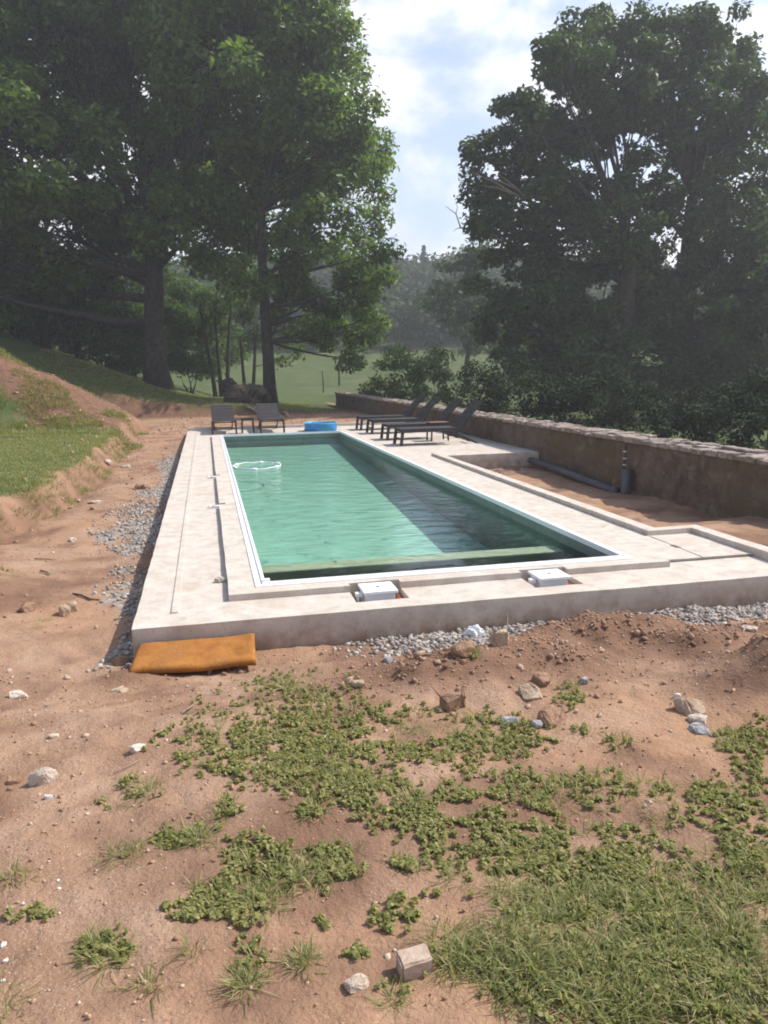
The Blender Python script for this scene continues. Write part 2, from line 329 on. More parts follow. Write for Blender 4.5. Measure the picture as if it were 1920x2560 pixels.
def ramp(t, fac, cols, lo=.3, hi=.7):
    r = N(t, 'ShaderNodeValToRGB'); e = r.color_ramp.elements
    while len(e) < len(cols): e.new(.5)
    for i, c in enumerate(cols): e[i].position = lo+(hi-lo)*i/(len(cols)-1); e[i].color = (*c, 1)
    L(t, fac, r.inputs['Fac']); return r.outputs['Color']
def nz(t, geo, s, d=6.0, r=.6):
    n = N(t, 'ShaderNodeTexNoise', inp={'Scale': s, 'Detail': d, 'Roughness': r}); L(t, geo.outputs['Position'], n.inputs['Vector']); return n.outputs['Fac']
soil = ramp(t, nz(t, geo, 2.2, 9), [(0.24, 0.142, 0.09), (0.315, 0.197, 0.132), (0.39, 0.262, 0.182)])
soil = mixc(t, noise_mask(t, geo, 85, .55, .68, 3), soil, (0.25, 0.135, 0.08))
soil = mixc(t, noise_mask(t, geo, 140, .62, .70, 2), soil, (0.52, 0.38, 0.27))
soil = mixc(t, noise_mask(t, geo, 0.8, .46, .70), soil, (0.37, 0.215, 0.125))
soil = mixc(t, noise_mask(t, geo, 1.6, .50, .66), soil, (0.20, 0.118, 0.08))
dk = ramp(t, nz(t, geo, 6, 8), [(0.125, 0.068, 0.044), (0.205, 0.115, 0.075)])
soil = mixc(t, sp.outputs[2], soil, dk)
gv = N(t, 'ShaderNodeTexVoronoi', inp={'Scale': 26.0}); L(t, geo.outputs['Position'], gv.inputs['Vector'])
gcol = ramp(t, gv.outputs['Color'], [(0.17, 0.14, 0.12), (0.28, 0.24, 0.21), (0.36, 0.32, 0.29)], .2, .8)
gth = N(t, 'ShaderNodeMath', operation='MULTIPLY_ADD'); L(t, sp.outputs[1], gth.inputs[0]); gth.inputs[1].default_value = 1.1; L(t, noise_mask(t, geo, 9, .3, .7), gth.inputs[2])
gsel = N(t, 'ShaderNodeMapRange', inp={'From Min': 1.05, 'From Max': 1.3}); L(t, gth.outputs[0], gsel.inputs['Value'])
soil = mixc(t, gsel.outputs[0], soil, gcol)
turf = ramp(t, nz(t, geo, .7, 10, .7), [(0.045, 0.068, 0.020), (0.072, 0.095, 0.030), (0.105, 0.125, 0.045)])
turf = mixc(t, noise_mask(t, geo, 12, .5, .75), turf, (0.05, 0.08, 0.02)); turf = mixc(t, noise_mask(t, geo, .25, .5, .72), turf, (0.11, 0.125, 0.055))
L(t, mixc(t, sp.outputs[0], soil, turf), b.inputs['Base Color'])
prev = None
for s_, st_, d_ in ((14, .7, .03), (70, .75, .012), (220, .5, .004)):
    bp = N(t, 'ShaderNodeBump', inp={'Strength': st_, 'Distance': d_}); L(t, nz(t, geo, s_), bp.inputs['Height'])
    if prev: L(t, prev.outputs[0], bp.inputs['Normal'])
    prev = bp
L(t, prev.outputs[0], b.inputs['Normal'])
go = mesh_np('ground', np.stack([X, Y, Z], -1).reshape(-1, 3), F, gm, col=np.stack([grass_m, grav_m, damp_shade_m], -1).reshape(-1, 3), smooth=True, colname='Mask')
tag(go, 'bare reddish earth round the pool passing into lawn and meadow', 'ground', kind='structure')

# ------------------------------------------------------------------ concrete deck, collar and kerbs
def plate(cells, z0, z1, step=.12, jit=.006, zj=.003, seed=0):
    """top, bottom and sides of a flat casting made of rectangles (x0,x1,y0,y1) that do not overlap; edges slightly uneven"""
    bx = sorted({round(v, 4) for c in cells for v in c[:2]}); by = sorted({round(v, 4) for c in cells for v in c[2:]})
    def sub(b):
        o = []
        for a, c in zip(b[:-1], b[1:]):
            n = max(1, int(round((c-a)/step))); o += [a+(c-a)*i/n for i in range(n)]
        return np.array(o+[b[-1]])
    gx, gy = sub(bx), sub(by); cxm = (gx[:-1]+gx[1:])/2; cym = (gy[:-1]+gy[1:])/2
    fill = np.zeros((len(cxm), len(cym)), bool)
    for x0, x1, y0, y1 in cells: fill |= ((cxm > x0) & (cxm < x1))[:, None] & ((cym > y0) & (cym < y1))[None, :]
    V = []; idx = {}; Fc = []
    def v(i, j, top):
        k = (i, j, top)
        if k not in idx:
            x, y = gx[i], gy[j]; a = np.array([x]); c = np.array([y])
            dx = jit*2*float(fbm(a*6, c*6, 3, seed+1)[0]); dy = jit*2*float(fbm(a*6, c*6, 3, seed+2)[0])
            dz = zj*2*float(fbm(a*3, c*3, 3, seed+3)[0]) if top else 0
            idx[k] = len(V); V.append((x+dx, y+dy, (z1 if top else z0)+dz))
        return idx[k]
    nx_, ny_ = fill.shape
    for i in range(nx_):
        for j in range(ny_):
            if not fill[i, j]: continue
            Fc.append((v(i, j, 1), v(i+1, j, 1), v(i+1, j+1, 1), v(i, j+1, 1)))
            for di, dj, a, c in ((-1, 0, (i, j+1), (i, j)), (1, 0, (i+1, j), (i+1, j+1)), (0, -1, (i, j), (i+1, j)), (0, 1, (i+1, j+1), (i, j+1))):
                ii, jj = i+di, j+dj
                if ii < 0 or jj < 0 or ii >= nx_ or jj >= ny_ or not fill[ii, jj]:
                    Fc.append((v(*a, 1), v(*a, 0), v(*c, 0), v(*c, 1)))
    return V, Fc
PX, PY = 3.11, 14.85                        # inside of the pool
ZS = -.05
SK = [(.72, .985), (2.14, 2.405)]           # the two skimmers along the near edge
holes = [(a-.07, b+.07) for a, b in SK]
cells = [(-.93, -.27, -.70, 17.6), (-.27, holes[0][0], -.70, -.215), (holes[0][0], holes[0][1], -.70, -.50), (holes[0][1], holes[1][0], -.70, -.215),
         (holes[1][0], holes[1][1], -.70, -.50), (holes[1][1], 4.34, -.70, -.215), (3.42, 4.34, -.215, -.08),
         (-.27, 3.33, 15.12, 17.6)]
m = MB(); m.add(*plate(cells, -.62, ZS, seed=3))
m.add(*plate([(3.33, 6.12, 8.6, 17.6)], -.62, ZS+.004, seed=5))
m.add(*plate([(3.335, 3.86, -.075, 8.597), (3.86, 4.34, -.075, .85)], -.62, ZS+.022, seed=7))
m.box((-.66, 8.0, ZS+.002), (.05, 16.8, .014), None, .003)          # screeded strip along the outer edge
deck = m.build('pool_deck', M_conc); tag(deck, 'raw pale concrete deck cast round the pool', 'deck', kind='structure')
# collar: a raised ring beam round the water
pool = empty('swimming_pool', (0, 0, 0)); tag(pool, 'long narrow pool with green lining, white edge strip and raised concrete collar', 'swimming pool')
c_cells = [(-.27, 0, 0, 3.94), (-.19, 0, 3.94, 4.06), (-.27, 0, 4.06, 6.80), (-.20, 0, 6.80, 6.90), (-.27, 0, 6.90, 15.12),
           (-.27, holes[0][0], -.215, 0), (holes[0][0], holes[0][1], -.14, 0), (holes[0][1], holes[1][0], -.215, 0), (holes[1][0], holes[1][1], -.14, 0), (holes[1][1], 3.42, -.215, 0),
           (PX, 3.33, 0, 15.12), (0, PX, PY, 15.12)]
m = MB(); m.add(*plate(c_cells, -.62, 0.0, .1, .006, .003, 9)); m.build('collar', M_conc2, pool)
# white lining profile: a flat flange and an upstanding lip, mitred at the corners
def ring(x0, x1, y0, y1, w, zb, zt):
    a = [(x0, y0), (x1, y0), (x1, y1), (x0, y1)]; o = [(x0-w, y0-w), (x1+w, y0-w), (x1+w, y1+w), (x0-w, y1+w)]
    V = [(*p, z) for z in (zb, zt) for p in a+o]; Fc = []
    for i in range(4):
        j = (i+1) % 4; Fc += [(8+i, 12+i, 12+j, 8+j)[::-1], (0+i, 8+i, 8+j, 0+j)[::-1], (4+i, 4+j, 12+j, 12+i)[::-1], (i, j, 4+j, 4+i)[::-1]]
    return V, Fc
m = MB(); m.add(*ring(.0, PX, .0, PY, .062, -.004, .008)); m.add(*ring(.018, PX-.018, .018, PY-.018, .026, .004, .02)); m.add(*ring(.020, PX-.020, .020, PY-.020, .004, -.03, .014))
m.box((.03, .035, .024), (.05, .04, .03), None, .006)
trim = m.build('edge_strip', M_white, pool)
sc0 = MB().tube([(0, 0, .007), (0, 0, .0105)], .006, 8).build('screw', M_grey, trim)
for i, (x, y) in enumerate([(-.036, .25+i*.21) for i in range(70)]+[(.25+i*.2, -.036) for i in range(14)]):
    o = sc0 if i == 0 else sc0.copy(); o.location = (x, y, 0)
    if i: COL.objects.link(o)
# lining: walls, sloping floor
ZW = -.125
def liner_extra(t, geo, c): return mixc(t, noise_mask(t, geo, 2.0, .45, .75), c, (0.44, 0.65, 0.57))
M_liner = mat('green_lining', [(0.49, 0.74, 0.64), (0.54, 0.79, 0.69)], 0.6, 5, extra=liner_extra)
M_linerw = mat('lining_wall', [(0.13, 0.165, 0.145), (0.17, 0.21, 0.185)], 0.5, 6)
def depth(y): return ZW-np.interp(y, [0, 1, 4.6, 9, 14.85], [.66, .62, .50, .36, .2])
yy = np.linspace(0, PY, 60); V = []; Fq = []
for y in yy: V += [(.014, y, depth(y)), (PX-.014, y, depth(y))]
for i in range(59): Fq.append((2*i, 2*i+1, 2*i+3, 2*i+2))
fl = mesh_np('pool_floor', V, np.array(Fq), M_liner, pool)
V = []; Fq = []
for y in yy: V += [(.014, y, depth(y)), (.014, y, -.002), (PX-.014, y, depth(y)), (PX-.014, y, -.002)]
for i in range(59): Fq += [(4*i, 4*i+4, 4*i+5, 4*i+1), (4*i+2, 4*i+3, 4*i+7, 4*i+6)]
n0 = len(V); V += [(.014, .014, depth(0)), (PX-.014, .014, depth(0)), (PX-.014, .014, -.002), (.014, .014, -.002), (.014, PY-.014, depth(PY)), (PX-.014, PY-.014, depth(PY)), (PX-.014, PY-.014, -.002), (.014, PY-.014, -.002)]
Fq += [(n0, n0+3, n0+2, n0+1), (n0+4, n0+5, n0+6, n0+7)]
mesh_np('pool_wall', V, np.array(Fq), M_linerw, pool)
M_beam = mat('pale_ledge', [(0.66, 0.58, 0.44), (0.74, 0.66, 0.51)], .7, 8)
m = MB(); m.box((1.535, 1.13, ZW-.035-.30), (3.0, .26, .60), None, .012); m.build('ledge', M_beam, pool)
m = MB(); m.box((1.555, .50, ZW-.42), (3.10, .98, .02), None, 0); m.build('cover_pit', mat('unlit_pit', (0.05, 0.06, 0.05), .8), pool)  # the pit's lack of light is put into a dark floor colour
# water
wm = bpy.data.materials.new('pool_water'); wm.use_nodes = True; t = wm.node_tree; t.nodes.clear(); o_ = N(t, 'ShaderNodeOutputMaterial'); geo = N(t, 'ShaderNodeNewGeometry')
mpw = N(t, 'ShaderNodeMapping'); mpw.inputs['Scale'].default_value = (1.0, 2.1, 1); mpw.inputs['Rotation'].default_value = (0, 0, .12); L(t, geo.outputs['Position'], mpw.inputs['Vector'])
w1 = N(t, 'ShaderNodeTexNoise', inp={'Scale': 2.2, 'Detail': 2.0, 'Roughness': .45, 'Distortion': .4}); L(t, mpw.outputs[0], w1.inputs['Vector'])
w2 = N(t, 'ShaderNodeTexNoise', inp={'Scale': 9.0, 'Detail': 2.0, 'Roughness': .5, 'Distortion': .4}); L(t, mpw.outputs[0], w2.inputs['Vector'])
b1 = N(t, 'ShaderNodeBump', inp={'Strength': 1.0, 'Distance': .022}); L(t, w1.outputs['Fac'], b1.inputs['Height'])
b2 = N(t, 'ShaderNodeBump', inp={'Strength': 1.0, 'Distance': .0045}); L(t, w2.outputs['Fac'], b2.inputs['Height']); L(t, b1.outputs[0], b2.inputs['Normal'])
fr = N(t, 'ShaderNodeFresnel', inp={'IOR': 1.40}); L(t, b2.outputs[0], fr.inputs['Normal'])
tp = N(t, 'ShaderNodeBsdfTransparent', inp={'Color': (.735, .88, .83, 1)}); gl = N(t, 'ShaderNodeBsdfGlossy', inp={'Roughness': .03}); L(t, b2.outputs[0], gl.inputs['Normal'])
mx = N(t, 'ShaderNodeMixShader'); L(t, fr.outputs[0], mx.inputs[0]); L(t, tp.outputs[0], mx.inputs[1]); L(t, gl.outputs[0], mx.inputs[2]); L(t, mx.outputs[0], o_.inputs['Surface'])
wo = mesh_np('water', [(.0145, .0145, ZW), (PX-.0145, .0145, ZW), (PX-.0145, PY-.0145, ZW), (.0145, PY-.0145, ZW)], np.array([(0, 1, 2, 3)]), wm)
tag(wo, 'rippled green pool water', 'water', kind='structure')
# kerbs
m = MB(); m.add(*plate([(3.862, 4.0, .85, 8.597), (4.0, 4.342, .85, .98), (4.342, 4.48, -.70, .98)], -.62, .022, .12, .007, .004, 13))
tag(m.build('concrete_kerb', M_conc), 'low concrete kerb with a step in it beside the earth strip by the stone wall', 'kerb')
m = MB(); m.add(*plate([(-.93, 6.1, 17.603, 17.76)], -.62, .035, .15, .008, .004, 15))
tag(m.build('concrete_kerb', M_conc2), 'straight low concrete kerb along the far end of the deck', 'kerb')
# expansion joints: thin strips laid in the deck
M_joint = mat('joint_filler', (0.09, 0.075, 0.06), .9)
def strip(pts, w, z):
    m = MB()
    for a, b_ in zip(pts[:-1], pts[1:]): m.bar((a[0], a[1], z), (b_[0], b_[1], z), w, .004, 0)
    return m
rng = random.Random(4)
js = MB()
pts = [(3.334+rng.uniform(-.012, .012), -.07+i*.22) for i in range(70)]
for a, b_ in zip(pts[:-1], pts[1:]): js.bar((*a, ZS+.024), (*b_, ZS+.024), .006, .016, 0, (1, 0, 0))
js.bar((3.86, .83, ZS+.022), (3.83, -.07, ZS+.022), .004, .010, 0, (1, 0, 0)); js.bar((3.43, -.082, ZS+.003), (4.33, -.086, ZS+.003), .004, .012, 0, (0, 1, 0)); js.box((3.84, .36, ZS+.023), (.045, .11, .004))
js.build('deck_joint', M_joint)['kind'] = 'structure'

# ------------------------------------------------------------------ skimmers
def skimmer(x0, x1, label):
    cxk = (x0+x1)/2; e = empty('skimmer', (cxk, -.30, 0)); tag(e, label, 'skimmer', 'skimmer boxes at the near end of the pool')
    w = x1-x0
    m = MB(); m.box((0, 0, -.012), (w, .26, .022), None, .004)
    lid = m.build('lid', M_whitelid, e)
    m = MB(); V = []; n = 40
    for rr, zz in ((.098, -.0005), (.100, .002), (.106, .002), (.108, -.0005)): V += [(rr*math.cos(2*math.pi*i/n), rr*math.sin(2*math.pi*i/n), zz) for i in range(n)]
    Fq = [(r*n+i, r*n+(i+1) % n, (r+1)*n+(i+1) % n, (r+1)*n+i) for r in range(3) for i in range(n)]
    m.add(V, Fq); m.build('lid_ring', M_whitelid, lid)
    m = MB(); m.tube([(0, 0, -.002), (0, 0, .0018)], .014, 16); m.build('finger_hole', M_grey, lid)
    m = MB(); m.box((0, .005, -.13), (w-.035, .215, .21), None, .008); m.build('body', M_white, e)
    m = MB(); m.tube([(.03, -.10, -.14), (.03, -.16, -.14)], .035, 18); m.tube([(.03, -.15, -.14), (.03, -.175, -.14)], .042, 18); m.build('pipe_stub', M_grey, e)
    m = MB(); m.box((-w/2-.022, -.02, -.045), (.05, .055, .03), None, .004); m.box((-w/2-.03, -.02, -.10), (.018, .05, .10), None, .003); m.build('bracket', M_white, e)
    m = MB(); m.box((w/2+.045, .0, -.14), (.012, .2, .10), None, .003); m.build('orange_lit_strip', M_orangelit, e)  # orange light on the recess side, put in as a coloured strip
    return e
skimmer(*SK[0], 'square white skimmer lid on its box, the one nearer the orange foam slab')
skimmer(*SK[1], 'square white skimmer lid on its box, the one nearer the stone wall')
# under the skimmer recesses: concrete bottoms
m = MB()
for a, b_ in holes: m.box(((a+b_)/2, -.32, -.30), (b_-a+.02, .40, .04))
tag(m.build('recess_floor', M_conc2), None, None, kind='structure')
# return-pipe fittings by the collar
for y, lab in ((3.99, 'short white pipe fitting poking out of the collar slot nearer the camera'), (6.85, 'short white pipe fitting poking out of the farther collar slot')):
    e = empty('pipe_fitting', (-.27, y, -.03)); tag(e, lab, 'pipe fitting', 'white pipe fittings in the collar slots')
    m = MB(); m.tube([(.06, 0, -.002), (-.10, 0, .0)], .018, 12); m.build('pipe', M_white, e, True)
    m = MB(); m.tube([(-.10, 0, .0), (-.135, 0, .0)], .024, 12); m.build('collar_nut', M_white, e, True)

# ------------------------------------------------------------------ stone wall
WX, WT, WY0, WY1, WZ = 6.1, .52, -3.0, 33.8, .47
wall = empty('stone_wall', (WX, WY0, -.9)); tag(wall, 'long earth-stained rubble wall with a pale flat stone coping', 'wall')
nyw, nzw = 520, 22; gy = np.linspace(WY0, WY1, nyw); gz = np.linspace(-1.1, WZ, nzw); YY, ZZ = np.meshgrid(gy, gz)
def face(xf, sgn, s):
    d = .07*fbm(YY*2.2, ZZ*3.2, 3, s)+.06*fbm(YY*6, ZZ*8, 2, s+5); return np.stack([xf+sgn*d, YY, ZZ], -1).reshape(-1, 3)
VA = face(WX, -1, 90)-np.array([WX, WY0, -.9]); VB = face(WX+WT, 1, 95)-np.array([WX, WY0, -.9])
Iw = np.arange(nyw*nzw).reshape(nzw, nyw); q = lambda I: np.stack([I[:-1, :-1], I[:-1, 1:], I[1:, 1:], I[1:, :-1]], -1).reshape(-1, 4)
nA = len(VA); FA = q(Iw)[:, ::-1]; FB = q(Iw+nA)
top = np.stack([Iw[-1, :-1], Iw[-1, 1:], Iw[-1, 1:]+nA, Iw[-1, :-1]+nA], -1); e0 = np.stack([Iw[:-1, 0], Iw[1:, 0], Iw[1:, 0]+nA, Iw[:-1, 0]+nA], -1); e1 = np.stack([Iw[:-1, -1], Iw[:-1, -1]+nA, Iw[1:, -1]+nA, Iw[1:, -1]], -1)
mesh_np('wall_body', np.concatenate([VA, VB]), np.concatenate([FA, FB, top, e0, e1]), M_wall, wall, smooth=True)
rng = random.Random(21); m = MB(); y = WY0+.1
while y < WY1-.05:
    ln = rng.uniform(.09, .34); xl = 0.0; cuts = [-.04+rng.uniform(-.03, .03), rng.uniform(.1, .2), rng.uniform(.3, .4), WT+.03+rng.uniform(-.02, .03)]
    for a, c in zip(cuts[:-1], cuts[1:]):
        g = .004; pts = []; top_ = WZ+.042+rng.uniform(-.022, .022)
        xa, xb_, ya, yb_ = a+g, c-g, y+g, min(y+ln, WY1)-g; jj = lambda s=.02: rng.uniform(-s, s)
        base_ = [(xa+jj(), ya+jj()), ((xa+xb_)/2+jj(.03), ya+jj(.01)), (xb_+jj(), ya+jj()), (xb_+jj(.01), (ya+yb_)/2+jj()), (xb_+jj(), yb_+jj()), ((xa+xb_)/2+jj(.03), yb_+jj(.01)), (xa+jj(), yb_+jj()), (xa+jj(.01), (ya+yb_)/2+jj())]
        cx_, cy_ = (xa+xb_)/2, (ya+yb_)/2; n = 8
        V = [(px, py-WY0, WZ-.02+.9) for px, py in base_]+[(px, py-WY0, top_-.012+.9) for px, py in base_]+[(cx_+(px-cx_)*.9, cy_+(py-cy_)*.9-WY0, top_+jj(.006)+.9) for px, py in base_]
        Fq = [(k, (k+1) % n, n+(k+1) % n, n+k) for k in range(n)]+[(n+k, n+(k+1) % n, 2*n+(k+1) % n, 2*n+k) for k in range(n)]+[tuple(2*n+k for k in range(n))]
        m.add(V, Fq)
    y += ln
m.build('coping', M_cope, wall)
# pipes along the wall
m = MB(); m.tube([(5.93, 8.75, -.20), (5.92, 7.2, -.245), (5.92, 5.25, -.33)], .062, 14)
pm = empty('drain_pipe', (0, 0, 0)); tag(pm, 'grey drain pipe lying along the foot of the stone wall', 'pipe'); m.build('pipe', M_grey, pm, True)
m = MB(); m.tube([(5.92, 5.27, -.33), (5.92, 5.17, -.332)], .078, 14); m.build('socket', M_grey, pm, True)
pv = empty('riser_pipe', (5.97, 4.97, -.6)); tag(pv, 'grey upright pipe standing against the stone wall with black cable above it', 'pipe')
m = MB(); m.tube([(0, 0, 0), (0, 0, .64)], .072, 14); m.build('pipe', M_grey, pv, True)
m = MB(); m.tube([(.02, .12, .1), (.03, .12, .6), (.05, .115, 1.02)], .013, 8); m.build('cable', M_black, pv, True)
for z_ in (.70, .80, .91): MB().box((.03, .12, z_), (.035, .05, .014), None, .003).build('cable_clip', M_white, pv)

# ------------------------------------------------------------------ loungers, chairs, tables
def make_lounger(ang=50):
    e = empty('sun_lounger', (0, 0, 0))            # foot at x=0, head towards +x
    wd = .64; zt = .37; sl_ = 1.27
    for s in (-1, 1): MB().bar((0, s*(wd/2-.02), zt-.045), (sl_+.06, s*(wd/2-.02), zt-.045), .06, .034, .004, (0, 1, 0)).build('side_rail', M_wood, e)
    m = MB(); m.bar((.02, -wd/2+.035, zt-.045), (.02, wd/2-.035, zt-.045), .055, .028, .004); m.build('end_rail', M_wood, e); MB().bar((sl_+.04, -wd/2+.035, zt-.05), (sl_+.04, wd/2-.035, zt-.05), .055, .028, .004).build('end_rail', M_wood, e)
    m = MB()
    for i in range(9): m.box((.07+i*.142, 0, zt-.004), (.128, wd, .019), None, .004)
    m.build('seat', M_wood, e)
    for s in (-1, 1):
        m = MB(); m.bar((.035, s*(wd/2-.005), zt-.02), (-.01, s*(wd/2+.0), 0), .065, .05, .004, (0, 1, 0)); m.build('front_leg', M_wood, e)
        m = MB(); m.bar((sl_-.13, s*(wd/2-.06), zt-.06), (sl_+.52, s*(wd/2-.06), .0), .045, .035, .004, (0, 1, 0)); m.build('rear_leg', M_wood, e)
    MB().bar((.012, -wd/2, .15), (.012, wd/2, .15), .045, .025, .003).build('stretcher', M_wood, e); MB().bar((sl_+.35, -wd/2+.06, .085), (sl_+.35, wd/2-.06, .085), .04, .025, .003).build('stretcher', M_wood, e)
    a = math.radians(ang); bx, bz = sl_+.06, zt; u = Vector((math.cos(a), 0, math.sin(a))); nrm = Vector((-math.sin(a), 0, math.cos(a)))
    R = Matrix((u, Vector((0, 1, 0)), nrm)).transposed(); m = MB()
    for i in range(6):
        c = Vector((bx, 0, bz))+u*(.06+i*.138); m.box(c, (.122, wd, .019), R, .004)
    back = m.build('backrest', M_wood, e)
    for s in (-1, 1): MB().bar(Vector((bx, s*(wd/2-.09), bz))+nrm*-.026, Vector((bx, s*(wd/2-.09), bz))+u*.79+nrm*-.026, .04, .03, .003, (0, 1, 0)).build('back_rail', M_wood, back)
    for s in (-1, 1):
        m = MB(); p = Vector((bx, s*(wd/2-.12), bz))+u*.42+nrm*-.03; m.bar(p, (sl_+.13, s*(wd/2-.12), zt-.12), .03, .022, .003, (0, 1, 0)); m.build('prop', M_wood, e)
    return e
lg0 = make_lounger(45); lg1 = make_lounger(26)
spots = [(3.80, 11.06, 0, 'dark slatted lounger by the stone wall, first from the kerb corner'), (3.83, 12.56, 0, 'dark slatted lounger by the stone wall, second from the kerb corner'),
         (3.86, 14.50, 0, 'dark slatted lounger by the stone wall, third from the kerb corner'), (3.84, 15.90, 0, 'dark slatted lounger by the stone wall, fourth from the kerb corner, beside the far kerb'),
         (.085, 15.85, 90, 'dark slatted lounger facing down the pool, between the earth trench and small far table'), (1.39, 15.83, 90, 'dark slatted lounger facing down the pool, between small far table and paddling pool')]
for i, (x, y, a, lab) in enumerate(spots):
    o = lg0 if i == 0 else copy_tree(lg0) if i < 4 else lg1 if i == 4 else copy_tree(lg1)
    o.location = (x, y, ZS+.004 if i < 4 else ZS); o.rotation_euler = (0, 0, math.radians(a)); tag(o, lab, 'sun lounger', 'dark slatted loungers on the deck')
def make_table(topm, w, d, h):
    e = empty('side_table', (0, 0, 0)); m = MB()
    for i in range(5): m.box((0, -d/2+d/10+i*d/5, h-.01), (w, d/5-.008, .02), None, .003)
    m.build('table_top', topm, e)
    for sx in (-1, 1):
        for sy in (-1, 1):
            m = MB(); m.bar((sx*(w/2-.035), sy*(d/2-.03), h-.022), (sx*(w/2-.02), sy*(d/2-.03), 0), .035, .03, .003, (0, 1, 0)); m.build('leg', M_wood, e)
    for sy in (-1, 1): MB().bar((-w/2+.05, sy*(d/2-.03), h-.05), (w/2-.05, sy*(d/2-.03), h-.05), .04, .02, .003).build('apron', M_wood, e)
    return e
tb = make_table(M_redwood, .45, .45, .44); tb.location = (4.95, 11.82, ZS+.004); tag(tb, 'small dark side table with reddish top between the first and second wall loungers', 'side table')
tb = make_table(M_wood, .36, .36, .42); tb.location = (.73, 16.1, ZS); tag(tb, 'small dark side table between the two loungers at the far end', 'side table')

# ------------------------------------------------------------------ paddling pool, hose, foam slab, bag
e = empty('paddling_pool', (2.76, 16.05, ZS)); tag(e, 'round blue paddling pool standing on the deck past the far end', 'paddling pool')
n = 48; V = []; rr = .46
for k, (r_, z_) in enumerate([(rr-.02, 0.0), (rr, .012), (rr, .20), (rr-.006, .225), (rr-.03, .225), (rr-.035, .20), (rr-.04, .02)]):
    for i in range(n):
        a = 2*math.pi*i/n; wv = 1+.014*math.sin(a*7+k)+.01*math.sin(a*13)+(.012*math.sin(a*5+2) if z_ > .15 else 0); V.append((r_*wv*math.cos(a), r_*wv*math.sin(a), z_+(.008*math.sin(a*3+1) if z_ > .1 else 0)))
Fq = [(k*n+i, k*n+(i+1) % n, (k+1)*n+(i+1) % n, (k+1)*n+i) for k in range(6) for i in range(n)]+[tuple(6*n+i for i in range(n))]
MB().add(V, Fq).build('side_wall', M_blue, e, True)
m = MB(); m.tube([(rr*math.cos(2*math.pi*i/n)*1.0, rr*math.sin(2*math.pi*i/n), .225+.008*math.sin(6*math.pi*i/n+1)) for i in range(n+1)], .012, 8, False); m.build('rim', M_bluerim, e, True)
m = MB()
for i in range(9):
    a = math.radians(-100+i*4.5); h_ = .03+.02*((i*7) % 3); m.box((rr*1.02*math.cos(a), rr*1.02*math.sin(a), .10+.01*((i*5) % 3)), (.004, .03, h_), Matrix.Rotation(a, 3, 'Z'), 0)
m.build('print', M_print, e)
e = empty('cleaner_hose', (.50, 8.85, ZW)); tag(e, 'pale pool cleaner hose floating in a loop on the water', 'hose')
pts = []
for i in range(61):
    a = 2*math.pi*i/52+.7; r_ = 1+.03*math.sin(3*a)+.0012*i
    pts.append((.43*r_*math.cos(a), .52*r_*math.sin(a), .012+.006*math.sin(i*.7)))
m = MB(); m.tube(pts, .0125, 8); m.build('hose', mat('grey_white_hose', (.66, .67, .67), .4), e, True)
for i in (4, 14, 22, 31, 40, 49):
    p, q_ = np.array(pts[i]), np.array(pts[i+2]); MB().tube([p, p+(q_-p)*.15, p+(q_-p)*.85, q_], [.012, .028, .028, .012], 10).build('float', M_whitelid, e, True)
# orange foam slab, leaning on the earth in front of the deck
A, B_, C_, D_ = [np.array(v) for v in ((-.925, -1.10, -.185), (-.135, -1.12, -.185), (-.12, -.725, -.135), (-.885, -.735, -.135))]
nu, nv = 36, 18; V = []
def slabpt(u, v, k):
    p = (A*(1-u)+B_*u)*(1-v)+(D_*(1-u)+C_*u)*v; p = p.copy()
    a = np.array([u*6.0]); b_ = np.array([v*3.0]); edge = min(u, 1-u, v*.5, (1-v)*.5); rd = -.010*max(0, 1-edge/.02)**2
    p[2] += .016*float(fbm(a*.6, b_*.6, 3, 7)[0])+.004*math.sin(u*7)
    if k: p[2] += rd
    else: p[2] -= .042
    p[1] += .012*math.sin(u*9+1)*(1-v); return p
for k in (1, 0):
    for j in range(nv+1):
        for i in range(nu+1): V.append(slabpt(i/nu, j/nv, k))
st = (nu+1)*(nv+1); Fq = []
for j in range(nv):
    for i in range(nu):
        a = j*(nu+1)+i; Fq += [(a, a+1, a+nu+2, a+nu+1), (st+a, st+a+nu+1, st+a+nu+2, st+a+1)]
for i in range(nu): a = i; Fq.append((a, st+a, st+a+1, a+1)); a = nv*(nu+1)+i; Fq.append((a, a+1, st+a+1, st+a))
for j in range(nv): a = j*(nu+1); Fq.append((a, a+nu+1, st+a+nu+1, st+a)); a += nu; Fq.append((a, st+a, st+a+nu+1, a+nu+1))
tag(MB().add(V, Fq).build('foam_slab', M_foam, None, True), 'worn orange foam slab lying against the near corner of the deck', 'foam slab')
# crumpled plastic bag
def crumple(name, loc, size, mt, seed, flat=.6):
    bm = bmesh.new(); bmesh.ops.create_icosphere(bm, subdivisions=4, radius=1)
    r0 = np.random.default_rng(seed); D = r0.normal(size=(26, 3)); D /= np.linalg.norm(D, axis=1)[:, None]; w = r0.uniform(.15, .5, 26)
    for v in bm.verts:
        p = np.array(v.co); s = 1.0
        for d_, ww in zip(D, w): s = min(s, (1-ww*.7)+abs(p@d_-.5)*1.1)
        s *= 1+.18*math.sin(p[0]*9+p[1]*7+seed); v.co = Vector(p*s*np.array(size)); v.co.z *= flat
    me = bpy.data.meshes.new(name); bm.to_mesh(me); bm.free(); o = link(name, me, mt); o.location = loc; return o
P = G([1025], [1372])[0]; tag(crumple('plastic_bag', (P[0], P[1], P[2]+.025), (.085, .06, .085), M_bag, 3, .8), 'crumpled white plastic bag on the gravel in front of the deck', 'plastic bag')

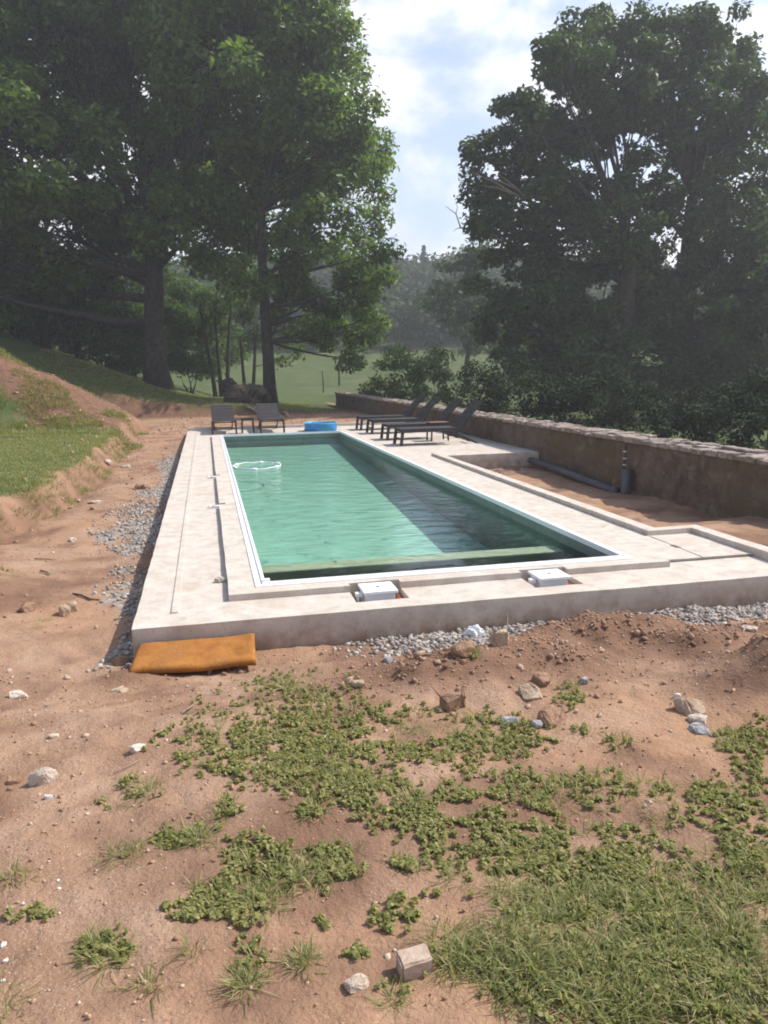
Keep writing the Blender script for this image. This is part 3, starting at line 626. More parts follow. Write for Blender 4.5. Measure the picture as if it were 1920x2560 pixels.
# ------------------------------------------------------------------ stones
def rock(px, py, w, h, kind, label, seed, name='rock', d=None, rz=None, group=None, roundy=False):
    r0 = np.random.default_rng(seed); P = G([px], [py])[0]; d = d or w*.75
    if roundy: pts = r0.normal(size=(60, 3)); pts /= np.linalg.norm(pts, axis=1)[:, None]; pts *= r0.uniform(.9, 1.05, (60, 1))
    else:
        pts = r0.uniform(-1, 1, size=(26, 3)); pts = pts/(np.abs(pts)**5).sum(1)[:, None]**.2*r0.uniform(.86, 1.0, (26, 1))
    pts = pts*np.array([w/2, d/2, h/2])
    bm = bmesh.new(); [bm.verts.new(p) for p in pts]; r = bmesh.ops.convex_hull(bm, input=bm.verts[:])
    bmesh.ops.delete(bm, geom=[v for v in bm.verts if not v.link_faces], context='VERTS')
    bmesh.ops.bevel(bm, geom=bm.edges[:], offset=min(w, h)*.045, segments=1, affect='EDGES'); bmesh.ops.subdivide_edges(bm, edges=bm.edges[:], cuts=1, use_grid_fill=True)
    for v in bm.verts: v.co += Vector(r0.normal(size=3)*w*.012)
    bmesh.ops.recalc_face_normals(bm, faces=bm.faces[:])
    me = bpy.data.meshes.new(name); bm.to_mesh(me); bm.free(); o = link(name, me, M_rock[kind]); o.location = (P[0], P[1], P[2]+h*.16)
    o.rotation_euler = (r0.uniform(-.15, .15), r0.uniform(-.15, .15), r0.uniform(0, 6.3) if rz is None else rz); tag(o, label, 'stone' if name == 'pebble' else 'rock', group); return o
RK = [(1080, 1392, .125, .13, 'tan', 'pale pointed rock beside the white plastic bag'), (1000, 1412, .14, .10, 'brown', 'brown boulder half buried under a weed near the pointed rock'),
      (1193, 1556, .15, .12, 'brown', 'large rounded reddish rock where the clover meets the earth heap'), (1099, 1556, .12, .04, 'grey', 'flat grey slate at the edge of the clover patch'),
      (1146, 1500, .15, .05, 'tan', 'flat tan slab of stone lying on the earth heap'), (1172, 1476, .12, .06, 'brown', 'brown stone just above the flat tan slab'),
      (977, 1520, .13, .12, 'brown', 'dark brown stone leaning above the clover patch'), (1487, 1542, .15, .10, 'tan', 'tan angular rock standing over a blue-grey stone on bare earth'),
      (1510, 1582, .10, .06, 'grey', 'blue-grey stone below the tan angular rock'), (1507, 1562, .09, .05, 'pale', 'small pale stone touching the blue-grey stone'), (1158, 1566, .07, .06, 'grey', 'small grey stone touching the rounded reddish rock'),
      (1260, 1476, .06, .06, 'grey', 'small blue-grey stone set on the side of the earth heap'), (773, 1478, .08, .04, 'tan', 'small tan stone just above the clover patch'),
      (1619, 1366, .11, .05, 'pale', 'pale stone lying at the end of the gravel strip towards the stone wall'), (1464, 1505, .035, .03, 'white', 'little white stone above the tan angular rock'),
      (95, 1688, .11, .085, 'pale', 'large pale boulder on bare earth below the foam slab'), (28, 1690, .06, .035, 'brown', 'small brown stone beside the large pale boulder'),
      (105, 1722, .035, .03, 'white', 'small white stone below the large pale boulder'), (298, 1624, .07, .04, 'pale', 'speckled pale stone in the earth beside the clover patch'),
      (115, 1592, .05, .03, 'pale', 'pale stone above the large pale boulder'), (703, 1588, .035, .025, 'white', 'white stone lying in the middle of the clover'),
      (772, 2132, .065, .03, 'pale', 'pale flat stone bedded in sand near the brick'), (40, 1506, .12, .05, 'pale', 'flat pale stone beyond the large pale boulder'),
      (58, 1318, .15, .12, 'brown', 'rounded brown rock by the trench gravel, without a broken face'), (140, 1324, .13, .12, 'tan', 'broken tan rock lying at the end of the trench gravel'), (157, 1316, .09, .13, 'tan', 'upright tan splinter beside the broken rock'),
      (156, 1167, .10, .07, 'pale', 'round pale stone in the trench floor'), (254, 1492, .08, .03, 'pale', 'flat pale stone below the orange foam slab'), (268, 1498, .07, .03, 'tan', 'flat tan stone next to the pale one below the foam'),
      (262, 1427, .11, .09, 'brown', 'brown clod of stone tucked behind the foam slab'), (310, 1055, .30, .13, 'brown', 'low dark rock in the far trench floor'), (205, 1085, .2, .05, 'pale', 'flat pale stone below the lawn edge in the trench'),
      (232, 1002, .22, .14, 'pale', 'pale stone on the foot of the grassy mound'), (272, 1010, .2, .12, 'pale', 'pale stone at the tip of the grassy mound')]
for i, (px, py, w, h, kd, lab) in enumerate(RK): rock(px, py, w, h, kd, lab, 100+i)
rock(838, 1428, .07, .05, 'grey', 'grey cobble on top of the small gravel patch before the deck', 160)
for i, (px, py, s) in enumerate([(127, 1911, .016), (20, 1958, .022), (6, 2032, .022), (12, 2074, .016), (6, 2115, .014), (125, 1895, .012), (50, 1950, .014)]):
    rock(px, py, s, s*.6, 'white', 'smooth white pebble on the sand by a grass tuft', 200+i, 'pebble', group='white pebbles on the sand', roundy=True)
o = crumple('mortar_lump', (-.33, .37, ZS+.018), (.05, .04, .035), M_conc2, 9, .8); tag(o, 'small lump of hardened mortar against the collar near the pool corner', 'mortar lump')
# half brick
P = G([895], [2100])[0]; e = empty('brick', (P[0], P[1], P[2]-.012)); bm = bmesh.new(); bmesh.ops.create_cube(bm, size=1); bmesh.ops.scale(bm, vec=(.085, .06, .06), verts=bm.verts)
bmesh.ops.bevel(bm, geom=bm.edges[:], offset=.005, segments=2, affect='EDGES'); bmesh.ops.subdivide_edges(bm, edges=bm.edges[:], cuts=3, use_grid_fill=True)
r0 = np.random.default_rng(5)
for v in bm.verts: v.co += Vector(r0.normal(size=3)*.0011)
me = bpy.data.meshes.new('brick'); bm.to_mesh(me); bm.free(); bpy.data.objects.remove(e)
o = link('brick', me, M_brick); o.location = (P[0], P[1], P[2]+.018); o.rotation_euler = (.05, -.04, .1); tag(o, 'weathered half brick bedded in the sand at the bottom', 'brick')
# gravel and crumbs of earth: nobody could count them
_ib = bmesh.new(); bmesh.ops.create_icosphere(_ib, subdivisions=1, radius=1); IV = np.array([v.co for v in _ib.verts]); _ib.verts.index_update(); IF = np.array([[v.index for v in f.verts] for f in _ib.faces]); _ib.free()
def scatter(name, P, size, flat, mt, seed, smooth, label, cat, sink=.2):
    r0 = np.random.default_rng(seed); n = len(P); S = size[:, None]*r0.uniform(.6, 1.4, (n, 3)); S[:, 2] *= flat; jl, jh = (.85, 1.12) if smooth else (.58, 1.2)
    a = r0.uniform(0, 6.28, n); ca, sa = np.cos(a), np.sin(a)
    B = IV[None]*S[:, None, :]*r0.uniform(jl, jh, (n, len(IV), 1)); tl = r0.normal(0, .25, (n, 2))
    B[..., 2] += B[..., 0]*tl[:, None, 0]+B[..., 1]*tl[:, None, 1]
    V = np.stack([B[..., 0]*ca[:, None]-B[..., 1]*sa[:, None], B[..., 0]*sa[:, None]+B[..., 1]*ca[:, None], B[..., 2]], -1)+P[:, None, :]
    V[..., 2] += (size*flat*(1-sink*2))[:, None]*.6
    Fx = IF[None]+(np.arange(n)*len(IV))[:, None, None]
    col = np.repeat(r0.uniform(0, 1, (n, 3)), len(IV), 0)
    o = mesh_np(name, V.reshape(-1, 3), Fx.reshape(-1, 3), mt, col=col, smooth=smooth); tag(o, label, cat, kind='stuff'); return o
def pebmat(name, cols):
    m = bpy.data.materials.new(name); m.use_nodes = True; t = m.node_tree; b = t.nodes['Principled BSDF']; b.inputs['Roughness'].default_value = .85; b.inputs['Specular IOR Level'].default_value = .2
    a = N(t, 'ShaderNodeAttribute', attribute_name='Col'); s = N(t, 'ShaderNodeSeparateColor'); L(t, a.outputs['Color'], s.inputs[0])
    geo = N(t, 'ShaderNodeNewGeometry'); c = ramp(t, s.outputs[0], cols, 0, 1); c = mixc(t, noise_mask(t, geo, 60, .5, .7), c, tuple(v*.75 for v in cols[0])); L(t, c, b.inputs['Base Color']); return m
M_gravel = pebmat('river_gravel', [(0.16, 0.14, 0.125), (0.27, 0.235, 0.21), (0.35, 0.31, 0.28), (0.48, 0.44, 0.40), (0.32, 0.225, 0.16)])
M_crumb = pebmat('earth_crumbs', [(0.26, 0.145, 0.09), (0.34, 0.2, 0.125), (0.42, 0.29, 0.2), (0.5, 0.4, 0.31)])
r0 = np.random.default_rng(77)
def pts_where(x0, x1, y0, y1, n, fn):
    x = r0.uniform(x0, x1, n); y = r0.uniform(y0, y1, n); k = (r0.uniform(0, 1, n) < fn(x, y)) & ~inside_slab(x, y, -.01); x, y = x[k], y[k]
    return np.stack([x, y, H(x, y, True)], -1)
def fgrav(x, y):
    a = (1-sm(.12, .5, np.abs(x+.95)*.9+1.5*fbm(x*1.3, y*.7, 3, 81)+.05))*sm(-.95, -.6, y)
    b = sm(.3, 1.2, x)*sm(-1.14, -1.0, y+.25*fbm(x*1.5, y*1.5, 2, 83))
    return np.where(y > -.7, a, np.maximum(b, a*(x < -.9)))
Pg = np.concatenate([pts_where(-2.0, -.93, -.9, 4, 2600, fgrav), pts_where(-2.1, -.93, 4, 14, 2300, fgrav), pts_where(.2, 5.0, -1.25, -.70, 5200, fgrav),
                     pts_where(-1.9, -1.0, 4.0, 7.0, 2600, lambda x, y: np.exp(-((x+1.3)/.3)**2-((y-5.3)/.8)**2)), pts_where(.55, .95, -1.7, -1.25, 260, lambda x, y: np.exp(-((x-.75)/.12)**2-((y+1.45)/.10)**2)),
                     pts_where(4.1, 5.8, 6.8, 8.6, 500, lambda x, y: sm(7.8, 8.5, y))])
scatter('gravel', Pg, r0.uniform(.009, .024, len(Pg)), .7, M_gravel, 1, True, 'grey and white river gravel strewn along the foot of the deck', 'gravel')
Pc = np.concatenate([pts_where(-2.6, 3.4, -5.0, -.75, 15000, lambda x, y: .30+.75*np.clip(sum(np.exp(-((x-b[0])/b[3])**2-((y-b[1])/b[4])**2) for b in BUMPS[:10]), 0, 1)),
                     pts_where(-3.6, -.95, -1, 17, 1500, lambda x, y: np.ones_like(x)*.8), pts_where(-8, -2.2, 15.2, 19, 1500, lambda x, y: np.ones_like(x)), pts_where(-2, 5.8, 17.9, 27.5, 900, lambda x, y: np.ones_like(x))])
dc = np.hypot(Pc[:, 0]-CAM[0], Pc[:, 1]-CAM[1]); sz = r0.uniform(.0025, .008, len(Pc))*(1+dc*.14)*np.where(r0.uniform(0, 1, len(Pc)) < .035, np.clip(.9+dc*.2, 1.2, 2.2), .8)
scatter('rubble', Pc, np.minimum(sz, .05), .75, M_crumb, 2, False, 'crumbs of reddish earth and small stones', 'rubble')
Pk = pts_where(.2, 4.2, -2.9, -1.05, 5200, lambda x, y: np.clip(sum(np.exp(-((x-b[0])/(b[3]*.9))**2-((y-b[1])/(b[4]*1.0))**2) for b in BUMPS[:10])*.8, 0, 1)*sm(.38, .55, vn(x*4, y*4, 9)))
M_clod = pebmat('earth_clods', [(0.22, 0.125, 0.08), (0.31, 0.19, 0.125), (0.38, 0.25, 0.17)])
scatter('dirt', Pk, r0.gamma(1.6, .0042, len(Pk))+.004, .8, M_clod, 5, False, 'dark clods of dug earth heaped in front of the deck', 'earth clods', .1)

# ------------------------------------------------------------------ ground plants
def clover_mesh(P, size, seed, per=5, lift=(.008, .05)):
    r0 = np.random.default_rng(seed); n = len(P)*per; C = np.repeat(P, per, 0).astype(float); s = np.repeat(size, per)*r0.uniform(.7, 1.35, n)
    a = r0.uniform(0, 6.28, n); rad = np.repeat(size, per)*r0.uniform(.3, 2.0, n); C[:, 0] += rad*np.cos(a); C[:, 1] += rad*np.sin(a); C[:, 2] += r0.uniform(*lift, n)
    nr = np.stack([np.cos(a)*.45, np.sin(a)*.45, np.ones(n)], -1)+r0.normal(0, .38, (n, 3)); nr /= np.linalg.norm(nr, axis=1)[:, None]
    ux = np.cross(nr, r0.normal(size=(n, 3))); ux /= np.linalg.norm(ux, axis=1)[:, None]; uy = np.cross(nr, ux)
    k = 6; ang = np.arange(k)*2*math.pi/k; V = C[:, None]+s[:, None, None]*(np.cos(ang)[None, :, None]*ux[:, None]*.82+np.sin(ang)[None, :, None]*uy[:, None]); V = V+nr[:, None]*(s[:, None]*np.abs(np.cos(ang))[None]*.28)[..., None]
    return V.reshape(-1, 3), (np.arange(n*k).reshape(n, k)), np.repeat(np.clip(r0.normal(.45, .28, n), 0, 1), k)
def blade_mesh(P, ln, wd, seed, per, spread, lean=.7):
    r0 = np.random.default_rng(seed); n = len(P)*per; C = np.repeat(P, per, 0).astype(float); l = np.repeat(ln, per)*r0.uniform(.5, 1.25, n); w = np.repeat(wd, per)*r0.uniform(.7, 1.3, n)
    a = r0.uniform(0, 6.28, n); rr_ = np.repeat(spread, per)*np.sqrt(r0.uniform(0, 1, n)); C[:, 0] += rr_*np.cos(a); C[:, 1] += rr_*np.sin(a); C[:, 2] -= .004
    b = a+r0.normal(0, .7, n); le = r0.uniform(.15, 1, n)*lean; d = np.stack([np.cos(b)*le, np.sin(b)*le, np.ones(n)*.95], -1); d /= np.linalg.norm(d, axis=1)[:, None]
    sd = np.stack([-np.sin(b), np.cos(b), np.zeros(n)], -1); out_ = np.stack([np.cos(b), np.sin(b), np.zeros(n)], -1)
    V = []
    for tt, wf in ((0, .8), (.4, 1.0), (.75, .7)):
        p = C+d*(l*tt)[:, None]+out_*(l*tt*tt*.45*le)[:, None]-np.array([0, 0, 1])*(l*tt*tt*.38*le)[:, None]
        V += [p-sd*(w*wf*.5)[:, None], p+sd*(w*wf*.5)[:, None]]
    V.append(C+d*l[:, None]+out_*(l*.45*le)[:, None]-np.array([0, 0, 1])*(l*.38*le)[:, None])
    V = np.stack(V, 1); i = (np.arange(n)*7)[:, None]
    F4 = np.concatenate([i+np.array([[0, 1, 3, 2]]), i+np.array([[2, 3, 5, 4]])]); F3 = i+np.array([[4, 5, 6]])
    return V.reshape(-1, 3), F4, F3, np.repeat(np.clip(r0.normal(.45, .3, n), 0, 1), 7)
# patches measured on the photograph: centre, radii, clover plants, grass tufts
PT = [(640, 1560, 190, 80, 260, 30), (520, 1620, 150, 55, 190, 30), (790, 1600, 190, 75, 260, 30), (960, 1585, 170, 55, 190, 25), (1090, 1590, 85, 38, 80, 10), (720, 1680, 120, 55, 130, 25), (870, 1735, 115, 60, 120, 20), (650, 1490, 90, 22, 60, 20),
      (640, 1650, 150, 50, 150, 20), (1070, 1705, 110, 42, 110, 12), (1265, 1705, 95, 42, 45, 34), (990, 1770, 120, 50, 90, 14), (1150, 1775, 70, 50, 30, 20), (1060, 1840, 130, 50, 70, 26), (1300, 1850, 140, 62, 170, 14), (1420, 1920, 140, 60, 120, 24),
      (1250, 1950, 150, 55, 70, 40), (990, 1900, 100, 48, 8, 38), (1130, 1960, 130, 50, 10, 55), (1560, 1740, 70, 48, 60, 22), (1610, 1830, 55, 60, 60, 26), (1645, 1640, 50, 70, 110, 8), (1580, 1605, 35, 25, 20, 10), (1580, 1910, 90, 55, 90, 34), (1490, 2010, 140, 75, 110, 60),
      (1600, 2050, 90, 90, 90, 40), (1390, 2080, 170, 70, 100, 60), (1240, 2100, 150, 55, 30, 60), (1090, 2090, 100, 60, 4, 60), (990, 2070, 55, 55, 2, 30), (1300, 2170, 200, 50, 60, 70), (1500, 2160, 170, 55, 90, 60), (1620, 2160, 60, 60, 40, 20),
      (305, 1707, 55, 22, 40, 10), (235, 1728, 20, 10, 8, 2), (668, 1766, 30, 13, 14, 8), (495, 1755, 28, 20, 8, 9), (370, 1810, 35, 24, 14, 3), (440, 1800, 50, 30, 4, 16), (275, 1842, 35, 16, 2, 8), (550, 1848, 62, 36, 50, 8), (640, 1890, 80, 34, 20, 30), (720, 1850, 40, 18, 18, 4),
      (740, 1890, 40, 22, 12, 6), (500, 1950, 70, 40, 50, 14), (570, 1950, 50, 28, 2, 18), (405, 1975, 36, 24, 20, 1), (850, 1980, 45, 36, 20, 6), (232, 2050, 50, 32, 14, 22), (535, 2115, 28, 30, 0, 16), (545, 2045, 32, 45, 14, 8), (330, 2130, 22, 15, 0, 7), (650, 2080, 30, 18, 0, 9), (430, 2075, 26, 14, 0, 5),
      (30, 1905, 40, 26, 0, 22), (70, 1975, 40, 18, 10, 10), (880, 2110, 36, 30, 2, 8), (770, 2060, 20, 16, 6, 3), (1350, 1610, 40, 14, 12, 5), (1255, 1585, 26, 10, 8, 3), (1430, 1705, 40, 14, 4, 8), (1450, 1760, 60, 24, 4, 12), (1230, 1510, 26, 26, 26, 5), (1020, 1415, 12, 10, 8, 2), (880, 1870, 30, 16, 14, 4),
      (10, 1245, 22, 22, 4, 16), (90, 1345, 18, 10, 0, 6), (5, 2190, 10, 30, 0, 4), (850, 2160, 50, 40, 2, 14), (500, 1890, 20, 14, 6, 2), (700, 1990, 16, 8, 3, 1)]
cp, gp_ = [], []
for cx_, cy_, rx, ry, nc, ng in PT:
    if cy_ > 1880 and cx_ > 900: nc, ng = nc*.55, ng*1.25
    for n_, lst, kk in ((int(nc*2.2), cp, 1.08), (int(ng*1.0), gp_, 1.0)):
        if n_ <= 0: continue
        a = r0.uniform(0, 6.28, n_); q_ = r0.uniform(0, 1, n_)**.60*1.12*(1+.5*(r0.uniform(0, 1, n_)-.5)); lst.append(np.stack([cx_+rx*kk*q_*np.cos(a), cy_+ry*kk*q_*np.sin(a)], -1))
cp = np.concatenate(cp); gp_ = np.concatenate(gp_)
def ok(P): return P[~inside_slab(P[:, 0], P[:, 1], -.02) & (P[:, 1] < 3)]
CP = ok(G(cp[:, 0], cp[:, 1])); gap = vn(CP[:, 0]*14, CP[:, 1]*14, 3)*.5+vn(CP[:, 0]*5, CP[:, 1]*5, 4)*.5; CP = CP[gap+r0.normal(0, .05, len(CP)) > .36]; GP = ok(G(gp_[:, 0], gp_[:, 1])); gap = vn(GP[:, 0]*9, GP[:, 1]*9, 6)*.55+vn(GP[:, 0]*3.5, GP[:, 1]*3.5, 7)*.45; GP = GP[gap+r0.normal(0, .06, len(GP)) > .42]
stc = lambda c, n, f, s_: np.stack([c, c, np.repeat((np.random.default_rng(s_).uniform(0, 1, len(c)//n) < f).astype(float), n)], -1)
V, Fx, c = clover_mesh(CP, np.random.default_rng(1).uniform(.0036, .0074, len(CP)), 2, 19, (.002, .018)); colr = stc(c, 6, .05, 3)
tag(mesh_np('ground_cover', V, Fx, M_clover, col=colr), 'low clover and weeds spreading over the bare earth', 'ground cover', kind='stuff')
r1 = np.random.default_rng(8)
V, F4, F3, c = blade_mesh(GP, r1.uniform(.03, .075, len(GP)), r1.uniform(.002, .004, len(GP)), 4, 15, r1.uniform(.012, .04, len(GP)), 1.4)
Vs, Fs = [V], [F4, F3]; cs = [c]; base_n = len(V)
# lawn on the raised ground at the left, and tufts hanging over its cut edge
nL = 60000; x = r0.uniform(-7.5, -2.0, nL); y = 3.4+(r0.uniform(0, 1, nL)**1.3)*12.5; hv = hg_value(x, y); k = (hv+.35*.9*fbm(x*1.3, y*1.3, 3, 71) > .2) & (vn(x*2, y*2, 5) > .12); x, y = x[k], y[k]; PL = np.stack([x, y, H(x, y, True)], -1)
dd = np.hypot(x-CAM[0], y-CAM[1]); V, F4, F3, c = blade_mesh(PL, r0.uniform(.03, .06, len(PL)), .0035*np.ones(len(PL))*(dd/8), 6, 3, .03*np.ones(len(PL)), .9)
Vs.append(V); Fs += [F4+base_n, F3+base_n]; cs.append(c); base_n += len(V)
nE = 9000; x = r0.uniform(-5, -1.9, nE); y = r0.uniform(3.0, 15.5, nE); hv = hg_value(x, y); k = (hv > -.16) & (hv < .45) & (vn(x*1.6, y*1.6, 15)*.6+vn(x*5, y*5, 16)*.4 > .50); x, y = x[k], y[k]; PL = np.stack([x, y, H(x, y, True)], -1)
V, F4, F3, c = blade_mesh(PL, r0.uniform(.06, .14, len(PL)), .006*np.ones(len(PL)), 7, 9, .05*np.ones(len(PL)), 1.2); Vs.append(V); Fs += [F4+base_n, F3+base_n]; cs.append(c); base_n += len(V)
nE = 16000; x = r0.uniform(-9, -2.1, nE); y = r0.uniform(14.6, 19, nE); k = (vn(x*1.1, y*1.1, 25)*.6+vn(x*3, y*3, 26)*.4 > .57+.0*y) | ((y < 15.6) & (vn(x*2, y*2, 5) > .3)); x, y = x[k], y[k]; PL = np.stack([x, y, H(x, y, True)], -1)
V, F4, F3, c = blade_mesh(PL, r0.uniform(.05, .15, len(PL)), .009*np.ones(len(PL)), 17, 6, .08*np.ones(len(PL)), 1.1); Vs.append(V); Fs += [F4+base_n, F3+base_n]; cs.append(c); base_n += len(V)
# fringe along the edge of the far lawn
nE = 14000; x = r0.uniform(-8, 4.8, nE); y = r0.uniform(27.3, 37, nE)-0; k = (hg_value(x, y) > .12); x, y = x[k], y[k]; PL = np.stack([x, y, H(x, y, True)], -1)
V, F4, F3, c = blade_mesh(PL, r0.uniform(.05, .1, len(PL)), .018*np.ones(len(PL)), 19, 4, .12*np.ones(len(PL)), 1.0); Vs.append(V); Fs += [F4+base_n, F3+base_n]; cs.append(c); base_n += len(V)
c = np.concatenate(cs); tag(mesh_np('grass', np.concatenate(Vs), Fs, M_blade, col=stc(c, 7, .10, 5)), 'green grass in tufts on the earth and as lawn on the bank', 'grass', kind='stuff')

# ------------------------------------------------------------------ trees and shrubs
def leaves(C, ln, seed, up=.5, out_=None, wr=.5):
    r0 = np.random.default_rng(seed); n = len(C); nr = r0.normal(size=(n, 3)); nr[:, 2] = np.abs(nr[:, 2])*.8+up
    if out_ is not None: nr += out_*.6
    nr /= np.linalg.norm(nr, axis=1)[:, None]; ux = np.cross(nr, r0.normal(size=(n, 3))); ux /= np.linalg.norm(ux, axis=1)[:, None]; uy = np.cross(nr, ux)
    l = (ln*r0.uniform(.6, 1.35, n))[:, None]; V = np.stack([C-ux*l*.5, C+uy*l*wr*.5+nr*l*.06-ux*l*.05, C+ux*l*.5-nr*l*.1, C-uy*l*wr*.5+nr*l*.06-ux*l*.05], 1)
    return V.reshape(-1, 3), np.arange(4*n).reshape(n, 4)
def blob_leaves(blobs, dens, lobe, seed, fill=.55):
    """leaf positions: each blob is filled with lobes, each lobe is a ragged shell of leaves"""
    r0 = np.random.default_rng(seed); out_ = []; od = []; lobes = []
    for (c, r_) in blobs:
        c = np.array(c); nl = max(3, int(3.6*(r_/lobe)**2))
        d = r0.normal(size=(nl, 3)); d /= np.linalg.norm(d, axis=1)[:, None]; rad = r_*(r0.uniform(fill**3, 1.06, nl))**(1/3)
        L_ = c+d*rad[:, None]*np.array([1, 1, .88]); lobes += [(p, c) for p in L_]
        for p in L_:
            lr = lobe*r0.uniform(.55, 1.25); n = int(dens*lr*lr); q_ = r0.normal(size=(n, 3)); q_ /= np.linalg.norm(q_, axis=1)[:, None]
            rr_ = lr*r0.uniform(.15, 1, n)**.55; out_.append(p+q_*rr_[:, None]*np.array([1, 1, .7])+r0.normal(0, .08*lr, (n, 3))); od.append(q_)
    return np.concatenate(out_), np.concatenate(od), lobes
def tree(name, label, base, tr, fork, blobs, lm, seed, dens, leaf, lobe, cat='tree', group=None, stems=1, lean=(0, 0), limb=.4, flare=1.5, gap=None):
    rg = random.Random(seed); base = np.array(base, float); e = empty(name, base); tag(e, label, cat, group)
    blobs = [(np.array(c)-base, r_) for c, r_ in blobs]
    P, D, lobes = blob_leaves(blobs, dens, lobe, seed)
    if gap is not None:
        kk = np.ones(len(P), bool)
        for gc, gr in gap: kk &= (np.linalg.norm((P+base-np.array(gc)), axis=1) > gr*(.7+.6*np.random.default_rng(3).uniform(0, 1, len(P))))
        P, D = P[kk], D[kk]
    V, Fx = leaves(P, leaf, seed+1, .45, D); r1 = np.random.default_rng(seed+9); lv = np.clip(r1.normal(.5, .3, len(P)), 0, 1); 
    mesh_np('crown', V, Fx, lm, e, col=np.repeat(np.stack([lv]*3, -1), 4, 0))
    VT, FT = [], []
    def addt(p, r_, n):
        v, f = tube(p, r_, n); b_ = len(VT); VT.extend(v); FT.extend([tuple(i+b_ for i in q_) for q_ in f])
    forks = []
    for s in range(stems):
        off = np.array([(s-(stems-1)/2)*2.6+rg.uniform(-.5, .5), rg.uniform(-1.5, 1.5), 0])*tr*(stems > 1); t_ = np.array([lean[0]+off[0]*1.6, lean[1]+off[1]*1.2, fork]); pts = []; rad = []
        for i in range(13):
            u = i/12; pts.append(off*.9*1+t_*u+np.array([math.sin(u*4+seed+s), math.cos(u*3.3+seed), 0])*.10*tr*4*u-np.array([0, 0, .3])*(i == 0)); rad.append(tr*(1-.42*u)*(1+(flare-1)*math.exp(-u*fork/.45)))
        addt(pts, rad, 14); forks.append((pts, rad))
    for c, r_ in blobs:
        pts, rad = forks[rg.randrange(stems)]; k = min(12, max(4, int(12*min(1, (c[2]-r_*.6)/fork)))) if fork > 0 else 12; p0 = pts[k]; mid = p0*.45+c*.55+np.array([0, 0, -.12*np.linalg.norm(c-p0)])*.6; q_ = []; n_ = 7
        for i in range(n_+1):
            u = i/n_; q_.append(p0*(1-u)**2+mid*2*u*(1-u)+c*u*u+np.array([rg.uniform(-1, 1) for _ in range(3)])*.04*r_*(0 < i < n_))
        r_b = rad[k]*limb*min(1.3, .5+r_/4); addt(q_, [r_b*(1-.72*i/n_) for i in range(n_+1)], 7)
        mine = [p for p, cc in lobes if np.allclose(cc, c)]
        for p in mine[::2]:
            s = q_[rg.randrange(3, n_+1)]; addt([s, (s+p)/2+np.array([rg.uniform(-1, 1) for _ in range(3)])*.12*np.linalg.norm(p-s)-np.array([0, 0, .05]), p], [r_b*.25, r_b*.16, r_b*.05], 5)
    mesh_np('trunk', np.array(VT), [np.array([f for f in FT if len(f) == k_]) for k_ in {len(f) for f in FT}], M_bark, e, smooth=True)
    return e
def gnd(px, py, dist):
    p = at(px, py, dist); return np.array([p[0], p[1], float(H(p[0], p[1]))])
def bl(lst, dist, spread=.0, seed=0):
    rg = random.Random(seed); o = []
    for it in lst:
        px, py, r_ = it[:3]; dd = it[3] if len(it) > 3 else rg.uniform(-spread, spread); p = at(px, py, dist+dd); sc_ = np.linalg.norm(p-CAM)*.92/(FPX/K); o.append((p, r_*sc_))
    return o
# big tree at the left
tree('broadleaf_tree', 'huge dark broadleaf tree with the thickest trunk, on the sloping lawn', gnd(340, 820, 42), .62, 7.5,
     bl([(330, 150, 190), (130, 110, 190), (490, 130, 170), (60, 330, 170), (300, 380, 170), (470, 330, 160), (150, 500, 120), (400, 500, 110), (-110, 250, 180), (-90, 480, 140), (250, -90, 190), (470, -80, 170), (40, -80, 170), (-150, 60, 170), (560, 30, 140),
         (230, 560, 80), (40, 590, 80), (-60, 620, 80)], 42, 4.5, 2), M_leafA, 11, 270, .32, 1.15, limb=.5,
     gap=[(at(150, 160, 42), 1.3), (at(275, 130, 42), 1.2), (at(250, 270, 42), .9), (at(300, 600, 42), .9)])
tree('broadleaf_tree', 'tall broadleaf tree standing at the lawn corner beside the root heap', gnd(583, 862, 39), .31, 9.0,
     bl([(640, 110, 105), (730, 240, 90), (620, 330, 115), (765, 390, 68), (690, 500, 95), (790, 600, 52), (560, 470, 90), (735, 690, 62), (640, 620, 72), (640, -10, 105), (700, -110, 90), (790, 690, 44), (690, 730, 45), (540, 600, 55), (690, 60, 70), (800, 480, 40), (600, 700, 35), (780, 300, 42), (745, 130, 50), (765, 775, 22), (700, 330, 80), (750, 560, 60), (650, 420, 80), (680, 640, 60), (810, 360, 30), (815, 540, 30), (760, 640, 50), (580, 300, 80), (620, 200, 90)], 39, 2.6, 4), M_leafA, 21, 290, .28, .85, limb=.42)
